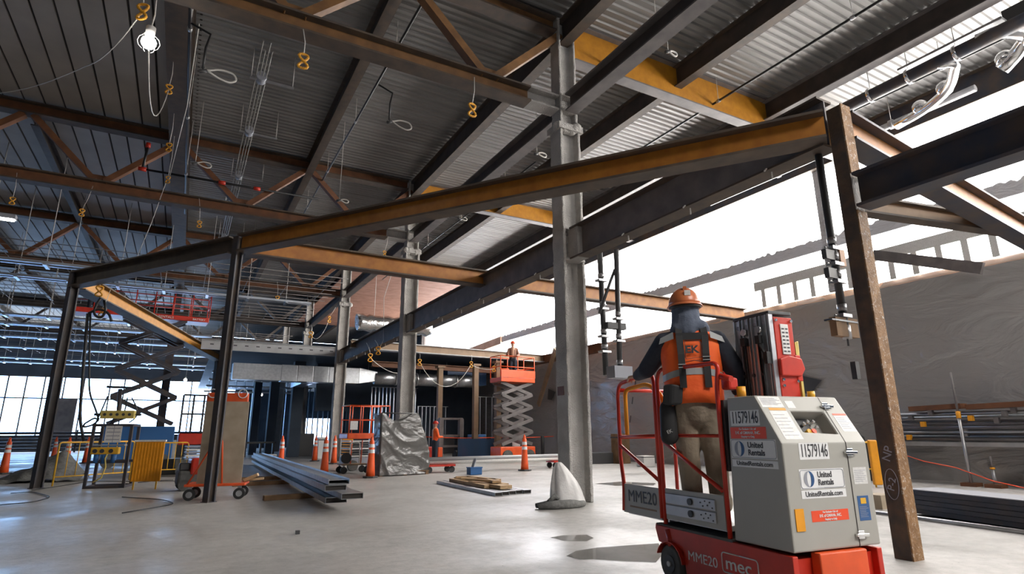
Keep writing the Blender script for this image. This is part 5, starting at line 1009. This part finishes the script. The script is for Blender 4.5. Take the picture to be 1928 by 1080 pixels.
# ================================================================ HANGING PIPES WITH CLAMPS
def vpipe(top, bot, r, lb, clamps, foot=True, mt='char'):
    t = thing('riser_pipe', lb, 'pipe', bot, 0, 'hanging clamp pipes'); d = top-bot; q = MB(); q.cyl((0, 0, 0), d, r, n=16); q.build('tube', mt, t)
    for k in clamps:
        c = d*k; q = MB(); q.box((c.x-r*1.9, c.y-r*1.3, c.z-.02), (c.x+r*1.9, c.y+r*1.3, c.z+.02)); q.build('clamp', 'silver', t); q = MB(); q.cyl(c-Vector((.16, 0, 0)), c+Vector((.16, 0, 0)), .008, n=6); q.build('clamp_rod', 'chrome', t)
        q = MB(); q.cyl(c+Vector((0, 0, .06)), c+Vector((0, 0, .14)), r*1.15, n=14); q.build('coupling', 'silver', t)
    return t
vpipe(gx(1129, 472, 7.0), gx(1141, 706, 7.0), .055, 'left dark hanging pipe between the nearest column and the worker', (.18, .3, .52, .75))
r2 = vpipe(gx(1160, 470, 7.05), gx(1168, 712, 7.05), .05, 'right dark hanging pipe with a square box at its lower end, left of the worker', (.08, .28, .45))
q = MB(); q.box((-.22, -.12, .0), (.2, .12, .22)); q.build('clamp_box', 'lgrey', r2); q = MB(); q.tube([(-.42, .0, 1.2), (-.1, 0, 1.9), (0, 0, 2.1)], .03, 8); q.build('side_branch', 'char', r2); q = MB(); q.box((-.28, -.06, .92), (.16, .06, 1.04)); q.build('clamp_plate', 'char', r2)
r3 = vpipe(gx(1541, 292, 6.62), gx(1590, 612, 6.62), .045, 'long shiny dark hanging pipe with clamp boards left of the near post', (.05, .24, .34, .43), mt='char')
q = MB(); q.box((-.22, -.04, -.14), (.20, .04, .08)); q.build('clamp_board', 'darkwood', r3); q = MB(); q.box((-.3, -.05, .03), (.26, .05, .05)); q.build('clamp_bar', 'chrome', r3); q = MB(); q.cyl((.02, 0, -.16), (.02, 0, 0), .05, n=12); q.build('coupling', 'silver', r3); q = MB(); q.cyl((.02, 0, -.24), (.02, 0, -.14), .012, n=6); q.build('tip_rod', 'char', r3)
for z in (.55, .78): q = MB(); q.box((-.20, -.03, z), (-.02, .03, z+.12)); q.build('timber_block', 'char', r3)
for z in (.72,): q = MB(); q.box((.04, -.05, z), (.14, .03, z+.2)); q.build('timber_block', 'ledge', r3)
q = MB(); q.bar((-.02, 0, 2.36), (.1, -.02, 2.55), .05, .06); q.build('top_bracket', 'chrome', r3)
q = MB(); q.box((.05, -.03, -.62), (.12, .03, -.42)); q.build('dangling_rag', 'char', r3)
# ================================================================ ROOF PIPEWORK
def run(x, z, y0, y1, r, lb, nm='sprinkler_pipe', mt='pipe_black', cat='pipe', grp='overhead black sprinkler pipes'):
    q = MB(); q.cyl((x, y0, z), (x, y1, z), r, n=10); t = thing(nm, lb, cat, (0, 0, 0), 0, grp); q.build('tube', mt, t)
    y = y0+2
    while y < y1-1:
        q = MB(); q.cyl((x, y, z), (x, y, ZD), .008, n=5); q.build('hanger_rod', 'wire', t); q = MB(); q.cyl((x, y-.05, z), (x, y+.05, z), r*1.5, n=8); q.build('hanger_ring', 'silver', t); y += 3.6
run(3.3, 9.7, 2, 26, .028, 'thin black sprinkler pipe left of the centre roof bay'); run(7.74, 9.7, 2, 12.3, .03, 'short black sprinkler pipe just right of the nearest column head')
run(11.4, 9.7, 0, 13.6, .032, 'long black sprinkler pipe crossing the bright deck at upper right'); run(15.0, 9.7, 0, 20, .045, 'heavier black pipe under the shiny ducting')
run(8.7, 9.4, 14, 30, .025, 'black sprinkler pipe beyond the orange girder'); run(gy(385, 132, 11).x-.34, gy(385, 132, 11).z+.9, 2, 22, .03, 'black pipe strapped beside the overhead girder')
t = thing('insulated_duct', 'fat dark pipe with shiny bright elbows under the upper right deck', 'duct', (0, 0, 0))
q = MB(); q.cyl((14.25, 3.2, 9.45), (14.25, 8.6, 9.45), .15, n=20); q.build('dark_pipe', 'navy_steel', t)
for y in (6.9, 6.0, 5.0): q = MB(); q.cyl((14.25, y-.04, 9.45), (14.25, y+.04, 9.45), .19, n=20); q.build('band', 'chrome', t); q = MB(); q.cyl((14.25, y, 9.6), (14.25, y, ZD), .01, n=5); q.build('hanger_rod', 'wire', t)
q = MB(); q.tube(fillet([(14.25, 5.4, 9.4), (14.4, 5.1, 9.35), (15.2, 5.6, 9.2), (15.7, 6.4, 9.2), (15.9, 7.2, 9.2)], .4, 6), .11, 16); q.build('bright_elbow', 'chrome', t)
q = MB(); q.tube(fillet([(14.25, 4.6, 9.5), (14.3, 4.2, 9.5), (14.9, 3.9, 9.45), (15.2, 4.3, 9.3), (15.2, 4.6, 9.1)], .35, 6), .15, 16); q.build('bright_elbow', 'chrome', t)
for (x, y) in ((14.9, 3.9), (15.2, 4.5), (15.3, 5.75), (15.7, 6.5)): q = MB(); q.sphere((x, y, 9.32), .19, 12); q.build('coupling', 'chrome', t)
q = MB(); q.box((14.2, 4.1, 9.7), (14.5, 6.2, 9.76)); q.build('support_strut', 'silver', t); q = MB(); q.box((14.6, 3.6, 9.75), (15.0, 4.2, 10.1)); q.build('damper_box', 'char', t)
run(16.3, 9.5, 5.5, 14, .09, 'silver pipe hugging the eave beam', 'eave_pipe', 'silver', 'pipe', 'eave pipe')
def drop(px, py, plane, v, size, lb, arm=True):
    """black sprinkler drop ending in a pale flexible hose loop"""
    c = gy(px, py, v) if plane == 'y' else gx(px, py, v); t = thing('sprinkler_drop', lb, 'sprinkler hose', c, 0, 'sprinkler hose loops')
    s_ = size
    pts = [Vector((-.05, 0, 0)), Vector((.1*s_, 0, .02*s_)), Vector((.45*s_, 0, .17*s_)), Vector((.8*s_, 0, .12*s_)), Vector((.9*s_, 0, -.08*s_)), Vector((.7*s_, 0, -.22*s_)), Vector((.35*s_, 0, -.14*s_)), Vector((0, 0, .06*s_))]
    q = MB(); q.tube(fillet(pts, .3*s_, 5), .018, 8); q.build('flex_hose', 'wire', t); q = MB(); q.cyl((-.08, 0, -.05), (.04, 0, 0), .035, n=8); q.build('head', 'char', t)
    if not arm: q = MB(); q.cyl((0, 0, 0), (0, 0, max(.1, 10.4-c.z)), .008, n=5); q.build('stem', 'wire', t)
    if arm: q = MB(); q.tube([(-.03, 0, 0), (-.03, 0, .75*s_), (.02, 0, 1.25*s_), (-.55*s_, 0, 1.45*s_)], .022, 8); q.build('arm', 'pipe_black', t)
drop(385, 132, 'y', 11.0, .62, 'pale hose loop on a black arm at upper left beside the overhead girder'); drop(735, 228, 'x', 3.62, .62, 'pale hose loop on a black arm in the centre roof bay')
drop(1011, 288, 'x', 7.74, .35, 'small pale hose loop left of the nearest column', False); drop(368, 306, 'y', 17, .45, 'pale hose loop right of the overhead girder', False); drop(866, 410, 'x', 8.7, .35, 'small bright loop under the orange beam', False); drop(639, 376, 'x', 3.3, .3, 'small loop at the second truss', False)
drop(1258, 96, 'y', 8.0, .3, 'pale folded loop hanging right of the column head', False)
# conduits on trapeze hangers
t = thing('conduit_rack', 'bundle of pale conduits on trapeze hangers in the left roof bay', 'conduit', (.75, 0, 9.55))
for i, x in enumerate((-.14, -.05, .03, .11)): q = MB(); q.cyl((x*.9, 12.2+(i % 2)*.3, .05), (x*.9, 30, .05), .014, n=8); q.build('conduit', 'conduit', t)
for y in (13.7, 16.6, 19.9, 23.3, 27): 
    q = MB(); q.box((-.25, y-.03, -.02), (.75, y+.03, .02)); q.build('trapeze_bar', 'silver', t)
    for x in (-.22, .72): q = MB(); q.cyl((x, y, 0), (x, y, .85), .010, n=5); q.build('hanger_rod', 'wire', t)
    q = MB(); q.cyl((0, y-.12, .05), (0, y+.12, .05), .12, n=12); q.build('coupling', 'lgrey', t)
# steel strut rails across the left half with hanger rods
rows = [(22.4, 6.5, -22, -2.2), (26.5, 6.9, -22, 4.5), (33.0, 6.5, -22, -1.5), (36.5, 6.6, -18, 1.0), (40.5, 6.5, -22, 3.5), (45.5, 6.5, -22, 5.0), (51.8, 6.5, -22, 5.5), (56, 6.6, -22, 6)]
names = ['nearest', 'second', 'third', 'fourth', 'fifth', 'sixth', 'seventh', 'farthest']
for i, (y, z, x0, x1) in enumerate(rows):
    t = thing('strut_rail', names[i]+' bright steel strut run crossing the left ceiling space', 'strut rail', (x0, y, z), 0, 'bright strut runs')
    for dy in (0, .35): q = MB(); q.box((0, dy, 0), (x1-x0, dy+.08, .09)); q.build('strut', 'galvbright', t)
    n = int((x1-x0)/1.55)
    for k in range(n): q = MB(); x = .6+k*1.55; q.box((x, -.1, -.06), (x+.1, .55, .0)); q.build('cross_clip', 'galvbright', t)
    q = MB()
    for k in range(n): x = .65+k*1.55; q.cyl((x, .2, 0), (x, .2, ZD-z), .012, n=4)
    tag(q.build('hanger_rod', 'wire', t), kind='stuff')
for i, (y, z) in enumerate([(24, 7.6), (31, 7.6), (38, 7.2), (43, 7.2), (48, 7.0)]):
    t = thing('ceiling_grid', ['nearest', 'second', 'third', 'fourth', 'farthest'][i]+' fine wire grid hung in the left roof space', 'wire grid', (0, y, z), 0, 'fine hanging grids')
    q = MB()
    for k in range(7): q.cyl((-20, k*.8, 0), (5.5, k*.8, 0), .014, n=4)
    for k in range(16): q.cyl((-19+k*1.6, 0, .02), (-19+k*1.6, 4.8, .02), .014, n=4)
    tag(q.build('wires', 'grey_steel', t), kind='stuff')
# ducts below the mezzanine
t = thing('rectangular_duct', 'long silver rectangular duct below the mezzanine channel', 'duct', (1.9, 31, 3.85)); q = MB(); q.box((0, 0, 0), (2.2, .7, .78)); q.build('wrapped_section', 'galv', t)
for i in range(5): q = MB(); q.box((2.2+i*.78, 0, -.02), (2.97+i*.78, .7, .80)); q.build('duct_section', 'galv', t, bevel=.02)
q = MB(); q.loft([[(6.1, 0, .0), (6.1, .7, .0), (6.1, .7, .8), (6.1, 0, .8)], [(7.1, .12, .18), (7.1, .6, .18), (7.1, .6, .66), (7.1, .12, .66)]], 0, True, False); q.build('transition', 'galv', t)
t = thing('round_duct', 'round silver spiral duct running right behind the second column', 'duct', (8.9, 31.35, 4.2))
for i in range(5): q = MB(); q.cyl((i*1.2, 0, 0), (i*1.2+1.17, 0, 0), .34, n=20); q.build('duct_section', 'galv', t); q = MB(); q.cyl((i*1.2+1.15, 0, 0), (i*1.2+1.22, 0, 0), .37, n=20); q.build('joint_band', 'silver', t)
t = thing('hanging_duct', 'second silver duct bending away from the third column', 'duct', (5.4, 33, 4.0)); q = MB(); q.box((0, 0, -.1), (.6, 3.5, .6)); q.build('duct_section', 'galvbright', t)
t = thing('foil_duct', 'crinkled bright foil duct hanging between second and third columns', 'duct', gy(672, 606, 29.2))
q = MB(); q.tube([(i*.22, 0, .03*math.sin(i*2.1)) for i in range(19)], [.42+.04*math.sin(i*2.7) for i in range(19)], 20); q.build('flexible_tube', 'foil', t)
for k in (4, 14): q = MB(); c = list(t.children)[0]; x_ = k*.22; q.cyl((x_, 0, .4), (x_, 0, ZD-t.location.z), .012, n=5); q.build('hanger_rod', 'wire', t)
t = thing('soffit_panels', 'brown-red soffit panels high between second and third columns', 'panel', (0, 0, 9.66))
for i in range(9): q = MB(); q.box((6.9, 29.6+i*1.9, 0), (14.9, 31.46+i*1.9, .08)); q.build('soffit_board', 'copper', t)
t = thing('white_riser_duct', 'pale upright duct against the bright clerestory right of the second column', 'duct', gx(803, 650, 16.6)); q = MB(); q.cyl((0, 0, -2.2), (0, 0, 1.6), .32, n=18); q.build('tube', 'paper', t); q = MB(); q.cyl((0, 1.1, -2.2), (0, 1.1, 1.6), .1, n=12); q.build('side_tube', 'char', t)
q = MB(); a = gy(880, 705, 32.2); q.box((-1.3, 0, -.6), (1.3, .8, .5)); o = thing('blue_air_unit', None, None, a); q.build('casing', 'decalblue', o, bevel=.03)
for k in (-1.2, 1.2): q = MB(); q.cyl((k, .4, .5), (k, .4, 5.42-a.z), .015, n=6); q.build('hanger_rod', 'silver', o)
tag(o, 'dark blue boxed air unit hanging beside the round duct', 'air unit')
for i, (x0, x1, y, z) in enumerate([(1.2, 7, 36, 4.6), (1.2, 7, 40, 4.5), (1.2, 8, 44, 4.4), (1.2, 8, 48, 4.3), (9, 16, 34, 4.2)]):
    t = thing('cable_tray', ['nearest', 'second', 'third', 'fourth', 'right-hand'][i]+' cable tray in the dark space under the mezzanine', 'cable tray', (x0, y, z), 0, 'cable trays'); q = MB(); q.box((0, 0, 0), (x1-x0, .05, .1)); q.box((0, .5, 0), (x1-x0, .55, .1))
    for k in range(int((x1-x0)/.5)): q.box((k*.5, .05, 0), (k*.5+.05, .5, .03))
    q.build('tray', 'silver', t)
    q = MB()
    for k in (.3, (x1-x0)/2, x1-x0-.3): q.cyl((k, .02, .1), (k, .02, 5.42-z), .012, n=5)
    q.build('hanger_rod', 'silver', t)
# ================================================================ TEMPORARY WIRING: yellow hooks, wires, lamps
def hook_mesh():
    q = MB(); n = 40; pts = []
    for i in range(n):
        a = 2*math.pi*i/n; pts.append((.075*math.sin(2*a), .012*math.sin(a), .135*math.cos(a)))
    vs_r = [.021+.004*math.sin(i*3.1) for i in range(n)]; q.tube(pts, vs_r, 8, 0, True); return q
first = None
def hook(px, py, v, top, lb, plane='y', scale=1.0):
    global first
    c = gy(px, py, v) if plane == 'y' else gx(px, py, v); tp = gy(top[0], top[1], v) if plane == 'y' else gx(top[0], top[1], v)
    t = thing('cable_hook', lb, 'hook', c, random.uniform(-.6, .6), 'yellow twisted cable hooks'); t.scale = (scale,)*3
    if first is None: first = hook_mesh().build('hook', 'ropeyellow', t)
    else: h_ = first.copy(); COL.objects.link(h_); h_.parent = t
    d = (tp-c)/scale; d.rotate(Matrix.Rotation(-t.rotation_euler.z, 3, 'Z'))
    if plane == 'x': d = Vector((0, 0, (9.72-c.z)/scale))
    q = MB(); q.tube([Vector((0, 0, .13)), Vector((.01, 0, .13)).lerp(d, .5)+Vector((.02, 0, 0)), d], .009, 5); q.build('tie_wire', 'wire', t); return c
HK = [(571, 115, 9.2, (571, 55), 'yellow hook hanging under the nearest truss at upper centre left', 'y', 1), (889, 207, 9.2, (893, 145), 'yellow hook hanging under the nearest truss left of the nearest column', 'y', 1),
 (268, 22, 9.6, (264, -20), 'yellow hook above the lit bulb at upper left', 'y', 1), (318, 168, -1.12, (310, 128), 'yellow hook on the overhead girder below the lit bulb', 'x', .85), (318, 277, -1.12, (316, 250), 'yellow hook at the second truss on the overhead girder', 'x', .85), (316, 338, -1.12, (320, 312), 'yellow hook where the overhead girder meets the lower chord', 'x', .75),
 (23, 378, 19.2, (32, 325), 'yellow hook at the far left above the square lamp', 'y', .75), (154, 400, 19.2, (175, 350), 'yellow hook hanging at left below the second truss', 'y', .75), (375, 422, 19.2, (375, 372), 'yellow hook right of the blue-grey column', 'y', .75),
 (187, 548, 18.2, (181, 500), 'yellow hook under the frame corner at the leftmost post', 'y', 1.0), (191, 588, 18, (208, 545), 'small yellow hook over the red lift platform', 'y', .7), (522, 563, 28, (522, 530), 'yellow hook below the third truss', 'y', 1.1), (620, 601, 28.5, (632, 578), 'yellow hook left of the third column', 'y', 1.1), (585, 630, 28.5, (587, 612), 'yellow hook above the mezzanine channel', 'y', 1.1),
 (712, 660, 22, (706, 640), 'upper yellow hook of the pair between second and third columns', 'y', 1.1), (697, 673, 22, (690, 645), 'lower yellow hook of the pair between second and third columns', 'y', 1.1), (724, 478, 19.15, (731, 445), 'yellow hook near the second column collar', 'y', .8),
 (790, 682, 23, (790, 662), 'yellow hook under the mezzanine beam right of second column', 'y', .95), (887, 686, 24, (888, 668), 'yellow hook on the sagging wire under the mezzanine beam', 'y', .95), (930, 694, 24.5, (936, 675), 'yellow hook left of the raised orange lift', 'y', .95)]
HP = {}
for a in HK: HP[(a[0], a[1])] = hook(a[0], a[1], a[2], a[3], a[4], a[5], a[6])
def wirerun(pts, lb, r=.010, mt='wire'):
    q = MB(); q.tube(pts, r, 5); tag(q.build('temporary_wire', mt), lb, 'wire', 'temporary wires')
V = Vector
wirerun(sag(HP[(268, 22)], gy(160, 125, 12), .2)+sag(gy(160, 125, 12), gy(0, 175, 16), .1)[1:], 'pale wire sagging left from the lit bulb hook')
wirerun(sag(gy(280, 95, 9.6), HP[(318, 168)], .9), 'wire looping from the lit bulb to the girder hook'); wirerun(sag(HP[(697, 673)], gy(745, 702, 23), .1)+sag(gy(745, 702, 23), gy(780, 700, 24), .02)[1:], 'wire curving below the paired yellow hooks')
wirerun(sag(HP[(790, 682)], HP[(887, 686)], 1.0), 'wire swag between two hooks under the mezzanine beam'); wirerun(sag(HP[(887, 686)], HP[(930, 694)], .1), 'short wire between hooks left of the orange lift'); wirerun(sag(HP[(620, 601)], HP[(585, 630)], .5), 'wire swag left of the third column')
wirerun([gy(752, 470, 22), gy(723, 560, 22), gy(722, 640, 22), HP[(712, 660)]], 'straight pale drop wire to the paired hooks'); wirerun([gy(312, 345, 19), gy(285, 420, 19.5), gy(255, 490, 20)], 'wire from the girder hook slanting down left')
wirerun([gy(375, 45, 11), gy(352, 200, 14), gy(318, 337, 18)], 'pale wire slanting beside the overhead girder')
def bulb(px, py, y, lb, r=.10, cord=.5, watts=60):
    c = gy(px, py, y); t = thing('work_lamp', lb, 'lamp', c, 0, 'temporary work lamps'); q = MB(); q.sphere((0, 0, 0), r*.62, 16); q.build('glass', 'lamp', t)
    q = MB(); q.cyl((0, 0, r*.75), (0, 0, r*1.6), r*.4, n=12); q.build('socket', 'wire', t)
    q = MB()
    for k in range(6): a = k*math.pi/3; q.tube([(r*.9*math.sin(b_*math.pi/6)*math.cos(a), r*.9*math.sin(b_*math.pi/6)*math.sin(a), -r*.9*math.cos(b_*math.pi/6)) for b_ in range(1, 6)], .004, 4)
    q.build('cage', 'wire', t); q = MB(); q.tube([(0, 0, r*1.6), (.02, 0, r*3), (0, 0, max(r*5, cord))], .012, 6); q.build('cord', 'wire', t)
    l = bpy.data.lights.new('lamp_glow', 'POINT'); l.energy = watts; l.color = (1, .95, .85); l.shadow_soft_size = .08; lo = bpy.data.objects.new('lamp_glow', l); COL.objects.link(lo); lo.parent = t
bulb(280, 80, 9.6, 'bright caged bulb hanging at upper left', .17); bulb(491, 743, 42, 'small lit bulb under the mezzanine beyond the orange cart', .14, 5.42-gy(491, 743, 42).z, 700); bulb(349, 715, 45, 'small lit bulb in front of the far left windows', .14, ZD-gy(349, 715, 45).z)
c = gy(14, 412, 18.6); t = thing('work_lamp', 'square bright work lamp at the left edge under the trusses', 'lamp', c); q = MB(); q.box((-.17, -.1, 0), (.17, .1, .12)); q.build('housing', 'lgrey', t); q = MB(); q.box((-.15, -.08, -.03), (.13, .08, 0)); q.build('lens', 'lamp', t)
# black main crossing the third bay
t = thing('sprinkler_main', 'black sprinkler main with red couplings crossing left of centre', 'pipe', (0, 19.0, 0)); a = gy(268, 318, 19.0); b_ = gy(600, 375, 19.0); q = MB(); q.cyl((a.x, 0, a.z), (b_.x, 0, b_.z), .035, n=8); q.cyl((a.x, 0, a.z), (a.x+.05, 0, a.z+.75), .035, n=8); q.build('tube', 'pipe_black', t)
for k in (0, .42, .62): p = a.lerp(b_, k); q = MB(); q.cyl((p.x-.1, 0, p.z), (p.x+.1, 0, p.z), .065, n=8); q.build('red_coupling', 'red', t)
q = MB(); q.cyl((a.x+.05, 0, a.z+.7), (a.x+.05, 0, a.z+.85), .065, n=8); q.build('red_coupling', 'red', t)
